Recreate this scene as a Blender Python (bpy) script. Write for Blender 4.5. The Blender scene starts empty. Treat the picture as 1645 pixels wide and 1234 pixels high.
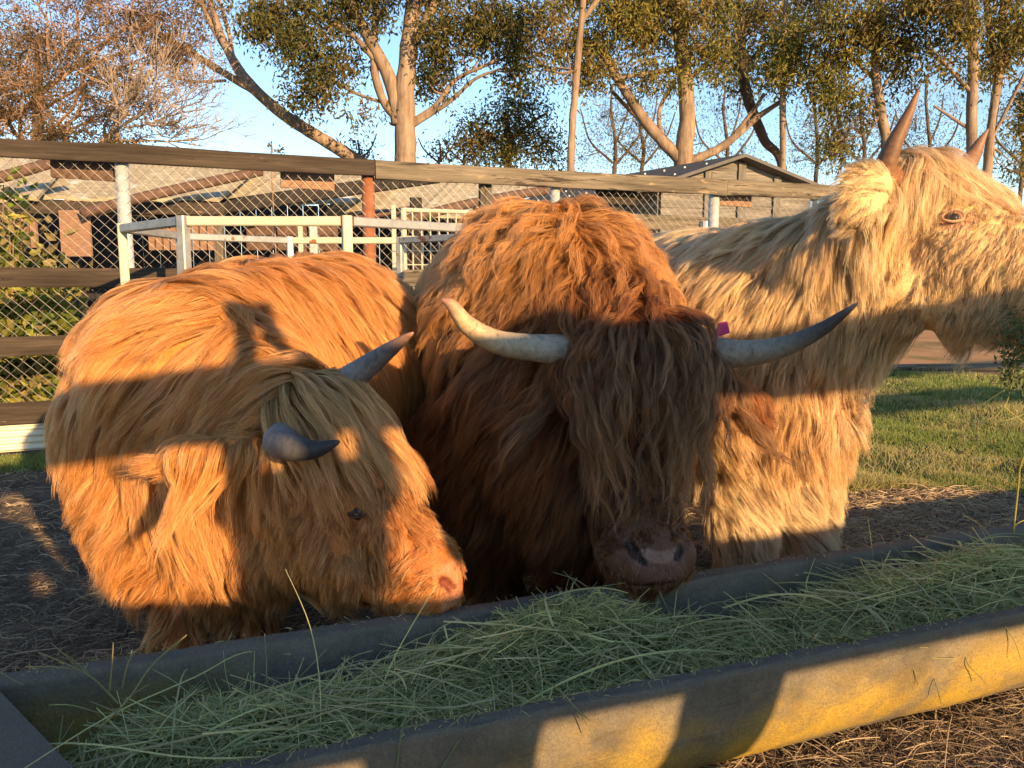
import bpy, math, random
import numpy as np

# ------------------------------------------------------------------ scene, camera, light
SC = bpy.context.scene
COL = SC.collection
rng = np.random.default_rng(7)
random.seed(7)
R = math.radians
CAM_H, FPX = 1.2, 1290.0
PITCH = math.atan((617 - 450) / FPX)

cam_d = bpy.data.cameras.new('camera')
cam = bpy.data.objects.new('camera', cam_d)
COL.objects.link(cam)
cam.location = (0, 0, CAM_H)
cam.rotation_euler = (math.pi / 2 - PITCH, 0, 0)
cam_d.sensor_width = 36
cam_d.lens = FPX / 1645 * 36
cam_d.clip_start, cam_d.clip_end = 0.05, 2000
SC.camera = cam

SUN_EL, SUN_AZ = R(14.5), R(34.0)            # azimuth: to the right of straight behind the camera
SUN = np.array([math.sin(SUN_AZ) * math.cos(SUN_EL), -math.cos(SUN_AZ) * math.cos(SUN_EL), math.sin(SUN_EL)])
w = bpy.data.worlds.new('World')
SC.world = w
w.use_nodes = True
nt = w.node_tree
bg = nt.nodes['Background']
sky = nt.nodes.new('ShaderNodeTexSky')
sky.sky_type = 'NISHITA'
sky.sun_disc = False
sky.sun_elevation = SUN_EL
sky.sun_rotation = math.atan2(SUN[0], SUN[1])
sky.air_density, sky.dust_density, sky.ozone_density = 1.0, 0.15, 2.6
nt.links.new(sky.outputs[0], bg.inputs['Color'])
bg.inputs['Strength'].default_value = 0.12
sun_d = bpy.data.lights.new('sun', 'SUN')
sun_d.energy = 5.0
sun_d.angle = R(0.6)
sun_d.color = (1.0, 0.65, 0.32)
sun = bpy.data.objects.new('sun', sun_d)
COL.objects.link(sun)
from mathutils import Vector
sun.rotation_euler = Vector(SUN).to_track_quat('Z', 'Y').to_euler()
sun.location = (4, -5, 6)
SC.view_settings.view_transform = 'Standard'
SC.view_settings.look = 'None'
SC.view_settings.exposure = 1.2
SC.view_settings.gamma = 1
SC.view_settings.use_curve_mapping = False
SC.cycles.use_denoising = True
SC.cycles.max_bounces = 12
SC.cycles.diffuse_bounces = 4
SC.cycles.glossy_bounces = 6
SC.cycles.transmission_bounces = 8
SC.cycles.transparent_max_bounces = 8
SC.cycles.sample_clamp_indirect = 6
SC.cycles_curves.shape = 'RIBBONS'
SC.cycles_curves.subdivisions = 2


# ------------------------------------------------------------------ helpers
def P(u, v, d):
    """The world point at pixel (u, v) of the photograph and d metres ahead of the camera; used only to lay things out in space."""
    a, b = (u - 822.5) / FPX, (617 - v) / FPX
    y = math.cos(PITCH) + b * math.sin(PITCH)
    z = -math.sin(PITCH) + b * math.cos(PITCH)
    t = d / y
    return np.array([a * t, d, CAM_H + z * t])


def tag(o, label=None, cat=None, group=None, kind=None):
    if label: o['label'] = label
    if cat: o['category'] = cat
    if group: o['group'] = group
    if kind: o['kind'] = kind
    return o


def empty(name, loc=(0, 0, 0), rz=0):
    o = bpy.data.objects.new(name, None)
    COL.objects.link(o)
    o.location = loc
    o.rotation_euler = (0, 0, rz)
    return o


class MB:
    """Collects geometry for one mesh."""
    def __init__(s):
        s.v, s.q, s.t, s.c, s.g, s.n = [], [], [], [], [], 0

    def add(s, v, q=None, t=None, c=None, g=None):
        v = np.asarray(v, float).reshape(-1, 3)
        if q is not None and len(q): s.q.append(np.asarray(q, int) + s.n)
        if t is not None and len(t): s.t.append(np.asarray(t, int) + s.n)
        cc = np.ones((len(v), 4))
        if c is not None: cc[:, :3] = np.asarray(c, float)
        s.c.append(cc)
        s.g.append(v if g is None else np.asarray(g, float))
        s.v.append(v)
        s.n += len(v)
        return s

    def box(s, c, size, rz=0, axes=None, col=None):
        x, y, z = np.array(size, float) / 2
        v = np.array([[i, j, k] for i in (-x, x) for j in (-y, y) for k in (-z, z)])
        if axes is not None:
            v = v @ np.array(axes)
        elif rz:
            ca, sa = math.cos(rz), math.sin(rz)
            v = v @ np.array([[ca, sa, 0], [-sa, ca, 0], [0, 0, 1]])
        return s.add(v + np.asarray(c, float), [[0, 1, 3, 2], [4, 6, 7, 5], [0, 4, 5, 1], [2, 3, 7, 6], [0, 2, 6, 4], [1, 5, 7, 3]], c=col)

    def beam(s, a, b, wd, h, up=(0, 0, 1), col=None, seg=1, wob=0.0):
        a, b = np.asarray(a, float), np.asarray(b, float)
        L = np.linalg.norm(b - a)
        x = (b - a) / L
        y = np.cross(up, x)
        y /= np.linalg.norm(y)
        z = np.cross(x, y)
        vs, qs = [], []
        bev = min(wd, h) * 0.12
        prof = [(-wd/2 + bev, -h/2), (wd/2 - bev, -h/2), (wd/2, -h/2 + bev), (wd/2, h/2 - bev), (wd/2 - bev, h/2), (-wd/2 + bev, h/2), (-wd/2, h/2 - bev), (-wd/2, -h/2 + bev)]
        gs, g0 = [], rng.uniform(-20, 20, 3)
        for i in range(seg + 1):
            c = a + (b - a) * i / seg + (rng.normal(0, wob, 3) if wob else 0)
            for (p, q) in prof:
                jj = rng.normal(0, wob, 2) if wob else (0, 0)
                vs.append(c + y * (p + jj[0] * .5) + z * (q + jj[1]))
                gs.append(g0 + [L * i / seg, p, q])
        for i in range(seg):
            for k in range(8):
                qs.append([i*8+k, i*8+(k+1) % 8, (i+1)*8+(k+1) % 8, (i+1)*8+k])
        n = seg * 8
        ends = [[0, 7, 6, 5], [0, 5, 4, 3], [0, 3, 2, 1], [n, n+1, n+2, n+3], [n, n+3, n+4, n+5], [n, n+5, n+6, n+7]]
        return s.add(vs, qs + ends, c=col, g=gs)

    def tube(s, pts, rad, sides=6, col=None, cap=True):
        pts = np.asarray(pts, float)
        n = len(pts)
        rad = np.broadcast_to(np.asarray(rad, float), (n,))
        tg = np.gradient(pts, axis=0)
        tg /= np.linalg.norm(tg, axis=1)[:, None] + 1e-12
        ref = np.array([0, 0, 1.]) if abs(tg[:, 2]).mean() < .8 else np.array([1., 0, 0])
        u = np.cross(tg, ref)
        u /= np.linalg.norm(u, axis=1)[:, None] + 1e-12
        for i in range(1, n):
            if (u[i] * u[i-1]).sum() < 0: u[i] = -u[i]
        v = np.cross(tg, u)
        a = np.arange(sides) * 2 * math.pi / sides
        V = pts[:, None] + rad[:, None, None] * (np.cos(a)[None, :, None] * u[:, None] + np.sin(a)[None, :, None] * v[:, None])
        i = np.arange(n - 1)[:, None] * sides
        k = np.arange(sides)[None]
        k2 = (k + 1) % sides
        q = np.stack([i + k, i + k2, i + sides + k2, i + sides + k], -1).reshape(-1, 4)
        cc = None
        if col is not None:
            col = np.asarray(col, float)
            cc = np.repeat(col, sides, 0) if col.ndim == 2 else col
        t = []
        V = V.reshape(-1, 3)
        if cap and sides > 3:
            V = np.concatenate([V, pts[:1], pts[-1:]])
            if cc is not None and cc.ndim == 2: cc = np.concatenate([cc, cc[:1], cc[-1:]])
            m = n * sides
            for k in range(sides):
                t.append([m, (k + 1) % sides, k])
                t.append([m + 1, m - sides + k, m - sides + (k + 1) % sides])
        return s.add(V, q, t, cc)

    def build(s, name, mat, parent=None, smooth=False, loc=None):
        me = bpy.data.meshes.new(name)
        V = np.concatenate(s.v)
        if loc is not None: V = V - np.asarray(loc)
        q = np.concatenate(s.q) if s.q else np.zeros((0, 4), int)
        t = np.concatenate(s.t) if s.t else np.zeros((0, 3), int)
        fill(me, V, q, t, smooth)
        at = me.attributes.new('col', 'FLOAT_COLOR', 'POINT')
        at.data.foreach_set('color', np.concatenate(s.c).astype(np.float32).ravel())
        if mat and mat.name.endswith('timber'):
            ga = me.attributes.new('grain', 'FLOAT_VECTOR', 'POINT')
            ga.data.foreach_set('vector', np.concatenate(s.g).astype(np.float32).ravel())
        if mat: me.materials.append(mat)
        o = bpy.data.objects.new(name, me)
        COL.objects.link(o)
        if parent is not None: o.parent = parent
        if loc is not None: o.location = loc
        return o


def fill(me, V, q, t, smooth):
    me.vertices.add(len(V))
    me.vertices.foreach_set('co', V.astype(np.float32).ravel())
    me.loops.add(len(q) * 4 + len(t) * 3)
    me.loops.foreach_set('vertex_index', np.concatenate([q.ravel(), t.ravel()]).astype(np.int32))
    me.polygons.add(len(q) + len(t))
    ls = np.concatenate([np.arange(len(q)) * 4, len(q) * 4 + np.arange(len(t)) * 3]).astype(np.int32)
    me.polygons.foreach_set('loop_start', ls)
    me.polygons.foreach_set('use_smooth', np.full(len(q) + len(t), smooth))
    me.update(calc_edges=True)


def curves_obj(name, pts, rad, cols, mat, parent=None):
    """pts (N, K, 3) strands, rad (N, K) or (K,), cols (N, 3)."""
    N, K, _ = pts.shape
    hc = bpy.data.hair_curves.new(name)
    hc.add_curves([K] * N)
    hc.attributes['position'].data.foreach_set('vector', pts.astype(np.float32).ravel())
    ra = hc.attributes.new('radius', 'FLOAT', 'POINT')
    ra.data.foreach_set('value', np.broadcast_to(rad, (N, K)).astype(np.float32).ravel())
    ca = hc.attributes.new('tint', 'FLOAT_COLOR', 'CURVE')
    cc = np.ones((N, 4), np.float32)
    cc[:, :3] = cols
    ca.data.foreach_set('color', cc.ravel())
    hc.materials.append(mat)
    o = bpy.data.objects.new(name, hc)
    COL.objects.link(o)
    if parent is not None: o.parent = parent
    return o


def smooth_path(pts, n):
    """Catmull-Rom through rows of any width."""
    p = np.asarray(pts, float)
    p = np.concatenate([[2 * p[0] - p[1]], p, [2 * p[-1] - p[-2]]])
    t = np.linspace(0, len(p) - 3 - 1e-6, n)
    i = t.astype(int)
    f = (t - i)[:, None]
    a, b, c, d = p[i], p[i+1], p[i+2], p[i+3]
    return .5 * (2*b + (c - a)*f + (2*a - 5*b + 4*c - d)*f**2 + (3*b - a - 3*c + d)*f**3)


def nrm(a):
    return a / (np.linalg.norm(a, axis=-1, keepdims=True) + 1e-9)


# ---- materials
class NT:
    def __init__(s, name):
        s.m = bpy.data.materials.new(name)
        s.m.use_nodes = True
        s.t = s.m.node_tree
        s.b = s.t.nodes['Principled BSDF']
        s.out = s.t.nodes['Material Output']

    def n(s, typ, **kw):
        x = s.t.nodes.new(typ)
        for k, v in kw.items():
            if k in x.inputs.keys() and not hasattr(x, k): x.inputs[k].default_value = v
            elif hasattr(x, k): setattr(x, k, v)
        return x

    def l(s, a, b): s.t.links.new(a, b)

    def coord(s, scale=(1, 1, 1), rot=(0, 0, 0)):
        g = s.n('ShaderNodeTexCoord')
        mp = s.n('ShaderNodeMapping')
        mp.inputs['Scale'].default_value = scale
        mp.inputs['Rotation'].default_value = rot
        s.l(g.outputs['Object'], mp.inputs['Vector'])
        return mp.outputs[0]

    def noise(s, vec, scale, detail=6, rough=.6, dist=0):
        x = s.n('ShaderNodeTexNoise')
        x.inputs['Scale'].default_value = scale
        x.inputs['Detail'].default_value = detail
        x.inputs['Roughness'].default_value = rough
        x.inputs['Distortion'].default_value = dist
        if vec is not None: s.l(vec, x.inputs['Vector'])
        return x.outputs['Fac']

    def ramp(s, fac, stops, interp='LINEAR'):
        x = s.n('ShaderNodeValToRGB')
        x.color_ramp.interpolation = interp
        e = x.color_ramp.elements
        while len(e) < len(stops): e.new(.5)
        for k, (p, c) in enumerate(stops):
            e[k].position = p
            e[k].color = (*c, 1) if not isinstance(c, (int, float)) else (c, c, c, 1)
        s.l(fac, x.inputs[0])
        return x.outputs[0]

    def mix(s, fac, a, b, mode='MIX'):
        x = s.n('ShaderNodeMix', data_type='RGBA', blend_type=mode)
        for sock, val in ((x.inputs[0], fac), (x.inputs[6], a), (x.inputs[7], b)):
            if isinstance(val, (int, float)): sock.default_value = val
            elif isinstance(val, tuple): sock.default_value = (*val, 1)
            else: s.l(val, sock)
        return x.outputs[2]

    def math(s, op, a, b=0.0):
        x = s.n('ShaderNodeMath', operation=op)
        for i, val in enumerate((a, b)):
            if isinstance(val, (int, float)): x.inputs[i].default_value = val
            else: s.l(val, x.inputs[i])
        return x.outputs[0]

    def bump(s, h, strength=.3, dist=.01):
        x = s.n('ShaderNodeBump')
        x.inputs['Strength'].default_value = strength
        x.inputs['Distance'].default_value = dist
        s.l(h, x.inputs['Height'])
        s.l(x.outputs[0], s.b.inputs['Normal'])

    def attr(s, name='col'):
        x = s.n('ShaderNodeAttribute', attribute_name=name)
        return x.outputs['Color']

    def done(s, color=None, rough=.8, metal=0, spec=.3):
        if color is not None:
            if isinstance(color, tuple): s.b.inputs['Base Color'].default_value = (*color, 1)
            else: s.l(color, s.b.inputs['Base Color'])
        if isinstance(rough, (int, float)): s.b.inputs['Roughness'].default_value = rough
        else: s.l(rough, s.b.inputs['Roughness'])
        s.b.inputs['Metallic'].default_value = metal
        s.b.inputs['Specular IOR Level'].default_value = spec
        return s.m


def noisy(name, stops, scale, rough=.8, bump=.3, dist=.01, stretch=(1, 1, 1), bscale=None, metal=0, spec=.3, detail=8, second=None):
    m = NT(name)
    v = m.coord(stretch)
    f = m.noise(v, scale, detail, .65)
    c = m.ramp(f, stops)
    if second:                                 # (scale, lo, hi, colour): patches of another colour
        f2 = m.noise(m.coord(), second[0], 5, .6)
        c = m.mix(m.ramp(f2, [(second[1], 0.0), (second[2], 1.0)]), c, second[3])
    if bump: m.bump(m.noise(v, bscale or scale * 2.5, 8, .7), bump, dist)
    return m.done(c, rough, metal, spec)


def attr_mat(name, rough=.7, jitter=.25, scale=40, bump=.2, spec=.3, trans=0):
    m = NT(name)
    v = m.coord()
    f = m.noise(v, scale, 6, .6)
    c = m.mix(1.0, m.attr('col'), m.ramp(f, [(.3, 1 - jitter), (.7, 1 + jitter)]), 'MULTIPLY')
    if bump: m.bump(f, bump, .004)
    if trans:
        m.b.inputs['Transmission Weight'].default_value = 0
        tr = m.n('ShaderNodeBsdfTranslucent')
        m.l(c, tr.inputs['Color'])
        mx = m.n('ShaderNodeMixShader')
        mx.inputs[0].default_value = trans
        m.l(m.b.outputs[0], mx.inputs[1])
        m.l(tr.outputs[0], mx.inputs[2])
        m.l(mx.outputs[0], m.out.inputs[0])
    return m.done(c, rough, 0, spec)


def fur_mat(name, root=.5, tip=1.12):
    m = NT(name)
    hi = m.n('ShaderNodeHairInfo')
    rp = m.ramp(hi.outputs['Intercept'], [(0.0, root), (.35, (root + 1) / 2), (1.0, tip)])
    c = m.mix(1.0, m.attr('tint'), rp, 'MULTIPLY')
    h = m.n('ShaderNodeBsdfHairPrincipled')
    m.l(c, h.inputs['Color'])
    h.inputs['Roughness'].default_value = .42
    h.inputs['Radial Roughness'].default_value = .6
    h.inputs['Random Roughness'].default_value = .2
    d = m.n('ShaderNodeBsdfDiffuse')
    m.l(c, d.inputs['Color'])
    mx = m.n('ShaderNodeMixShader')
    mx.inputs[0].default_value = .42
    m.l(d.outputs[0], mx.inputs[1])
    m.l(h.outputs[0], mx.inputs[2])
    m.l(mx.outputs[0], m.out.inputs[0])
    return m.m


def stalk_mat(name, rough=.6):
    m = NT(name)
    tr = m.n('ShaderNodeBsdfTranslucent')
    c = m.attr('tint')
    m.l(c, tr.inputs['Color'])
    mx = m.n('ShaderNodeMixShader')
    mx.inputs[0].default_value = .25
    m.l(m.b.outputs[0], mx.inputs[1])
    m.l(tr.outputs[0], mx.inputs[2])
    m.l(mx.outputs[0], m.out.inputs[0])
    return m.done(c, rough, 0, .25)


M = {}
M['concrete'] = None
def concrete():
    m = NT('weathered_concrete')
    v = m.coord()
    f = m.noise(v, 9, 10, .7)
    g = m.noise(v, 160, 4, .7)
    base = m.ramp(f, [(.25, (.10, .088, .07)), (.5, (.185, .16, .12)), (.75, (.27, .235, .175))])
    base = m.mix(m.ramp(g, [(.3, .6), (.6, 0.0)]), base, (.08, .07, .055))
    grit = m.noise(v, 420, 3, .8)
    base = m.mix(m.ramp(grit, [(.58, 0.0), (.72, .6)]), base, (.36, .32, .26))
    base = m.mix(m.ramp(m.noise(m.coord((6, 6, 40)), 1.0, 6, .7), [(.56, 0.0), (.68, .45)]), base, (.055, .047, .036))
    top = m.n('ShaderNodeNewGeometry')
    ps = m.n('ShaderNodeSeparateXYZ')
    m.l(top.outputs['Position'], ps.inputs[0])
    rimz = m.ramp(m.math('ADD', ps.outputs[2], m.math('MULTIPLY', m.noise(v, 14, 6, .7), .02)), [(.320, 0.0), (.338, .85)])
    base = m.mix(rimz, base, m.mix(m.ramp(grit, [(.40, 0.0), (.62, 1.0)]), (.100, .085, .064), (.25, .215, .165)))       # rim tops painted darker, shade put into the concrete colour
    # yellow lichen, thicker low on the curved flank and in patches along it
    geo = m.n('ShaderNodeNewGeometry')
    sep = m.n('ShaderNodeSeparateXYZ')
    m.l(geo.outputs['Position'], sep.inputs[0])
    low = m.ramp(sep.outputs[2], [(.02, .8), (.12, 1.0), (.22, .8), (.31, 0.0)])
    pat = m.ramp(m.noise(m.coord((1, 1, 1.5)), 2.6, 6, .6), [(.44, 0.0), (.62, 1.0)])
    lich = m.math('MULTIPLY', m.math('MULTIPLY', low, pat), .9)
    base = m.mix(lich, base, m.mix(m.ramp(g, [(.35, 0.0), (.6, 1.0)]), (.34, .22, .035), (.54, .35, .04)))
    dirt = m.ramp(m.noise(v, 3.2, 6, .65), [(.5, 0.0), (.75, .65)])
    base = m.mix(dirt, base, (.06, .052, .04))
    m.bump(m.mix(.5, m.noise(v, 45, 8, .8), m.noise(v, 260, 4, .8)), .9, .009)
    return m.done(base, .92, 0, .15)
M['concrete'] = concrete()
def timber(name, stops, patch, bare):
    m = NT(name)
    g = m.n('ShaderNodeAttribute', attribute_name='grain')
    def gv(sc):
        mp = m.n('ShaderNodeMapping')
        mp.inputs['Scale'].default_value = sc
        m.l(g.outputs['Vector'], mp.inputs['Vector'])
        return mp.outputs[0]
    fine = m.noise(gv((2.2, 60, 60)), 1.0, 8, .7, .4)
    broad = m.noise(gv((.9, 9, 9)), 1.0, 6, .65, .6)
    c = m.ramp(m.mix(.5, fine, broad), stops)
    p = m.noise(gv((2.4, 22, 22)), 1.0, 7, .7, .5)
    c = m.mix(m.ramp(p, [(patch[0], 0.0), (patch[0] + .05, .85)]), c, patch[1])
    q = m.noise(gv((3.5, 14, 14)), 1.3, 5, .6)
    c = m.mix(m.ramp(q, [(bare[0], 0.0), (bare[0] + .04, .8)]), c, bare[1])
    m.bump(m.mix(.5, fine, p), .8, .008)
    return m.done(c, .88, 0, .15)


M['timber_dark'] = timber('dark_timber', [(.36, (.024, .018, .013)), (.5, (.048, .037, .027)), (.64, (.085, .064, .046))], (.60, (.024, .018, .014)), (.68, (.22, .14, .085)))
M['timber_grey'] = timber('grey_timber', [(.36, (.06, .050, .036)), (.5, (.13, .108, .078)), (.64, (.23, .19, .138))], (.55, (.035, .028, .021)), (.63, (.27, .20, .125)))
M['timber_barn'] = timber('barn_timber', [(.36, (.08, .072, .062)), (.5, (.17, .155, .13)), (.64, (.27, .245, .21))], (.58, (.06, .052, .045)), (.66, (.34, .31, .27)))
M['timber_tan'] = noisy('tan_board', [(.3, (.16, .09, .055)), (.7, (.32, .19, .12))], 8, .85, .3, .004, (2, 2, 14))
M['wire'] = noisy('galvanised_wire', [(.3, (.20, .19, .17)), (.7, (.34, .32, .28))], 30, .5, 0, metal=.3, spec=.5)
M['galv'] = noisy('galvanised_steel', [(.3, (.36, .38, .36)), (.7, (.55, .57, .54))], 16, .5, .1, .002, metal=.3, spec=.5, second=(24, .62, .72, (.25, .13, .07)))
M['pen_steel'] = noisy('dull_steel_tube', [(.3, (.24, .25, .25)), (.7, (.40, .40, .38))], 14, .5, .1, .002, metal=.4, spec=.5, second=(9, .60, .66, (.22, .085, .03)))
M['cream'] = noisy('cream_paint', [(.3, (.42, .37, .27)), (.7, (.58, .52, .39))], 14, .55, .12, .002, second=(7, .66, .70, (.24, .09, .03)))
M['rust'] = noisy('rusty_steel', [(.3, (.075, .036, .022)), (.55, (.15, .065, .036)), (.7, (.20, .11, .07)), (.85, (.30, .26, .22))], 18, .9, .4, .004)
M['pipe'] = noisy('brown_rusty_pipe', [(.3, (.06, .036, .026)), (.55, (.115, .066, .045)), (.7, (.16, .11, .08)), (.85, (.28, .27, .25))], 14, .85, .3, .004)
M['rust'] = noisy('rusty_post', [(.3, (.14, .055, .028)), (.55, (.24, .09, .04)), (.72, (.30, .14, .08)), (.82, (.42, .38, .32))], 12, .85, .4, .004)
M['dark'] = noisy('dark_boards', [(.3, (.012, .011, .010)), (.7, (.04, .034, .028))], 6, .9, .2, .005)
M['roof'] = noisy('faded_matting_roof', [(.3, (.20, .17, .11)), (.5, (.36, .31, .21)), (.72, (.52, .46, .34))], 7, .9, .5, .02, (.6, 5, 5), second=(3, .6, .7, (.55, .55, .52)))
M['barn_roof'] = noisy('dark_roof_sheet', [(.3, (.05, .05, .05)), (.7, (.10, .095, .09))], 5, .6, .1, .005)
M['sheet'] = noisy('cream_sheet', [(.3, (.60, .54, .40)), (.7, (.72, .66, .52))], 6, .5, .05, .003)
M['bark'] = noisy('gum_bark', [(.28, (.10, .068, .045)), (.46, (.235, .165, .11)), (.6, (.30, .22, .15)), (.75, (.40, .31, .22))], 3.2, .9, .8, .04, (2.2, 2.2, .35), second=(1.1, .52, .72, (.085, .062, .046)))
M['bark_dark'] = noisy('dark_bark', [(.3, (.05, .038, .028)), (.7, (.14, .10, .07))], 3, .9, .4, .03, (2, 2, .6))
M['twig'] = noisy('twig_bark', [(.3, (.16, .095, .055)), (.7, (.32, .20, .12))], 4, .9, 0)
M['twig_pale'] = noisy('pale_twig_bark', [(.3, (.24, .18, .13)), (.7, (.38, .30, .22))], 4, .9, 0)
M['leaf'] = attr_mat('leaf', .55, .25, 3, 0, .3, .5)
def horn_mat():
    m = NT('horn')
    v = m.coord()
    f = m.noise(v, 22, 8, .7, 1.5)
    g = m.noise(v, 90, 5, .7)
    c = m.mix(1.0, m.attr('col'), m.ramp(f, [(.3, .55), (.5, 1.0), (.7, 1.3)]), 'MULTIPLY')
    c = m.mix(m.ramp(g, [(.58, 0.0), (.66, .55)]), c, (.06, .045, .035))
    m.bump(m.mix(.5, f, g), .5, .004)
    return m.done(c, .55, 0, .35)


M['horn'] = horn_mat()
def hide():
    m = NT('hide')
    v = m.coord()
    vo = m.n('ShaderNodeTexVoronoi')
    vo.inputs['Scale'].default_value = 190
    m.l(v, vo.inputs['Vector'])
    f = m.noise(v, 26, 8, .7)
    c = m.mix(1.0, m.attr('col'), m.ramp(f, [(.3, .62), (.5, 1.0), (.72, 1.35)]), 'MULTIPLY')
    c = m.mix(m.ramp(vo.outputs['Distance'], [(.0, 0.0), (.5, 0.0), (.85, .35)]), c, (.03, .018, .013))
    m.bump(m.mix(.4, vo.outputs['Distance'], f), .55, .003)
    return m.done(c, m.ramp(f, [(.35, .42), (.65, .68)]), 0, .25)


M['skin'] = hide()
M['cloth'] = attr_mat('cloth', .9, .1, 90, .1, .1)
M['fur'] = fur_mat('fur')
M['stalk'] = stalk_mat('dry_stalk')
M['plastic'] = noisy('tag_plastic', [(.3, (.5, .03, .16)), (.7, (.6, .05, .2))], 20, .4, 0)


# ------------------------------------------------------------------ ground
FENCE_O = np.array([-3.46, 5.4, 0.])
FA = R(22.6)
FT = np.array([math.cos(FA), math.sin(FA), 0.])
FN = np.array([math.sin(FA), -math.cos(FA), 0.])       # towards the camera


def wob(x, y, s=1.0, seed=0):
    r = np.random.default_rng(seed)
    o = 0
    for k in range(7):
        a, b = r.normal(0, 1, 2)
        f = s * (1.0 + .7 * k)
        nn = math.hypot(a, b)
        o = o + np.sin((a / nn * x + b / nn * y) * f + r.uniform(0, 6.28)) / (1 + .5 * k)
    return o * .4


def ground_h(x, y):
    near = np.exp(-((y - 4) / 6) ** 2)
    return (wob(x, y, 5, 1) * .008 + wob(x, y, 14, 2) * .006) * near - .012 * near


def grass_mask(x, y):
    s = (x - FENCE_O[0]) * FT[0] + (y - FENCE_O[1]) * FT[1]
    n = (x - FENCE_O[0]) * FN[0] + (y - FENCE_O[1]) * FN[1]
    b = 4.45 + .35 * wob(x, y, 1.3, 3)
    m = (y > b) & (y < 10.4 + .3 * wob(x, y, .8, 4)) & (x > .8)
    strip = (n > -.05) & (n < .45 + .1 * wob(x, y, 3, 5))
    return m | strip


def build_ground():
    def axis(lo, hi, fl, fh, step, nfar):
        mid = np.arange(fl, fh, step)
        a = fl - np.geomspace(.15, fl - lo, nfar)[::-1]
        b = fh + np.geomspace(.15, hi - fh, nfar)
        return np.concatenate([a, mid, b])
    xs = axis(-700, 700, -5, 6, .06, 40)
    ys = axis(-300, 1200, .2, 11, .06, 40)
    X, Y = np.meshgrid(xs, ys)
    Z = ground_h(X, Y)
    V = np.stack([X, Y, Z], -1).reshape(-1, 3)
    nx, ny = len(xs), len(ys)
    i = np.arange(ny - 1)[:, None] * nx + np.arange(nx - 1)[None]
    q = np.stack([i, i + 1, i + nx + 1, i + nx], -1).reshape(-1, 4)
    g = grass_mask(V[:, 0], V[:, 1]).astype(float)
    far = (V[:, 1] > 10.4).astype(float)
    m = NT('paddock_soil')
    v = m.coord()
    f = m.noise(v, 3.5, 10, .7)
    dirt = m.ramp(f, [(.3, (.085, .065, .05)), (.5, (.16, .12, .085)), (.72, (.29, .21, .14))])
    dirt = m.mix(m.ramp(m.noise(v, 40, 6, .7), [(.5, 0.0), (.7, .6)]), dirt, (.24, .17, .10))
    grass = m.ramp(m.noise(v, 8, 8, .7), [(.3, (.06, .07, .025)), (.55, (.12, .13, .045)), (.75, (.24, .19, .09))])
    fard = m.ramp(m.noise(v, 1.2, 8, .7), [(.3, (.34, .19, .09)), (.7, (.50, .30, .15))])
    fard = m.mix(m.ramp(m.noise(v, .5, 6, .6), [(.52, 0.0), (.62, .7)]), fard, (.13, .13, .05))
    at = m.n('ShaderNodeAttribute', attribute_name='col')
    sp = m.n('ShaderNodeSeparateColor')
    m.l(at.outputs['Color'], sp.inputs[0])
    c = m.mix(sp.outputs[0], dirt, grass)
    c = m.mix(sp.outputs[1], c, fard)
    m.bump(m.mix(.5, m.noise(v, 30, 8, .75), m.noise(v, 110, 5, .7)), .9, .02)
    mat = m.done(c, .95, 0, .1)
    b = MB()
    b.add(V, q, None, np.stack([g * (1 - far), far, 0 * g], -1))
    o = b.build('ground', mat, smooth=True)
    return tag(o, kind='structure')


build_ground()

# ------------------------------------------------------------------ trough
TA = R(20.6)
TO = np.array([0.047, 1.529, 0.])
TT = np.array([math.cos(TA), math.sin(TA), 0.])
TN = np.array([-math.sin(TA), math.cos(TA), 0.])      # across, away from the camera
RIM = .33


def T(s, q, z):
    return TO + np.multiply.outer(s, TT) + np.multiply.outer(q, TN) + np.multiply.outer(z, np.array([0, 0, 1.]))


def end_s(q):                                         # the skewed inner face of the end wall, as s over q
    a, b = np.array([-1.12, 1.638, 0]) - TO, np.array([-.79, 1.343, 0]) - TO
    qa, sa, qb, sb = a @ TN, a @ TT, b @ TN, b @ TT
    return sa + (q - qa) / (qb - qa) * (sb - sa)


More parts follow.
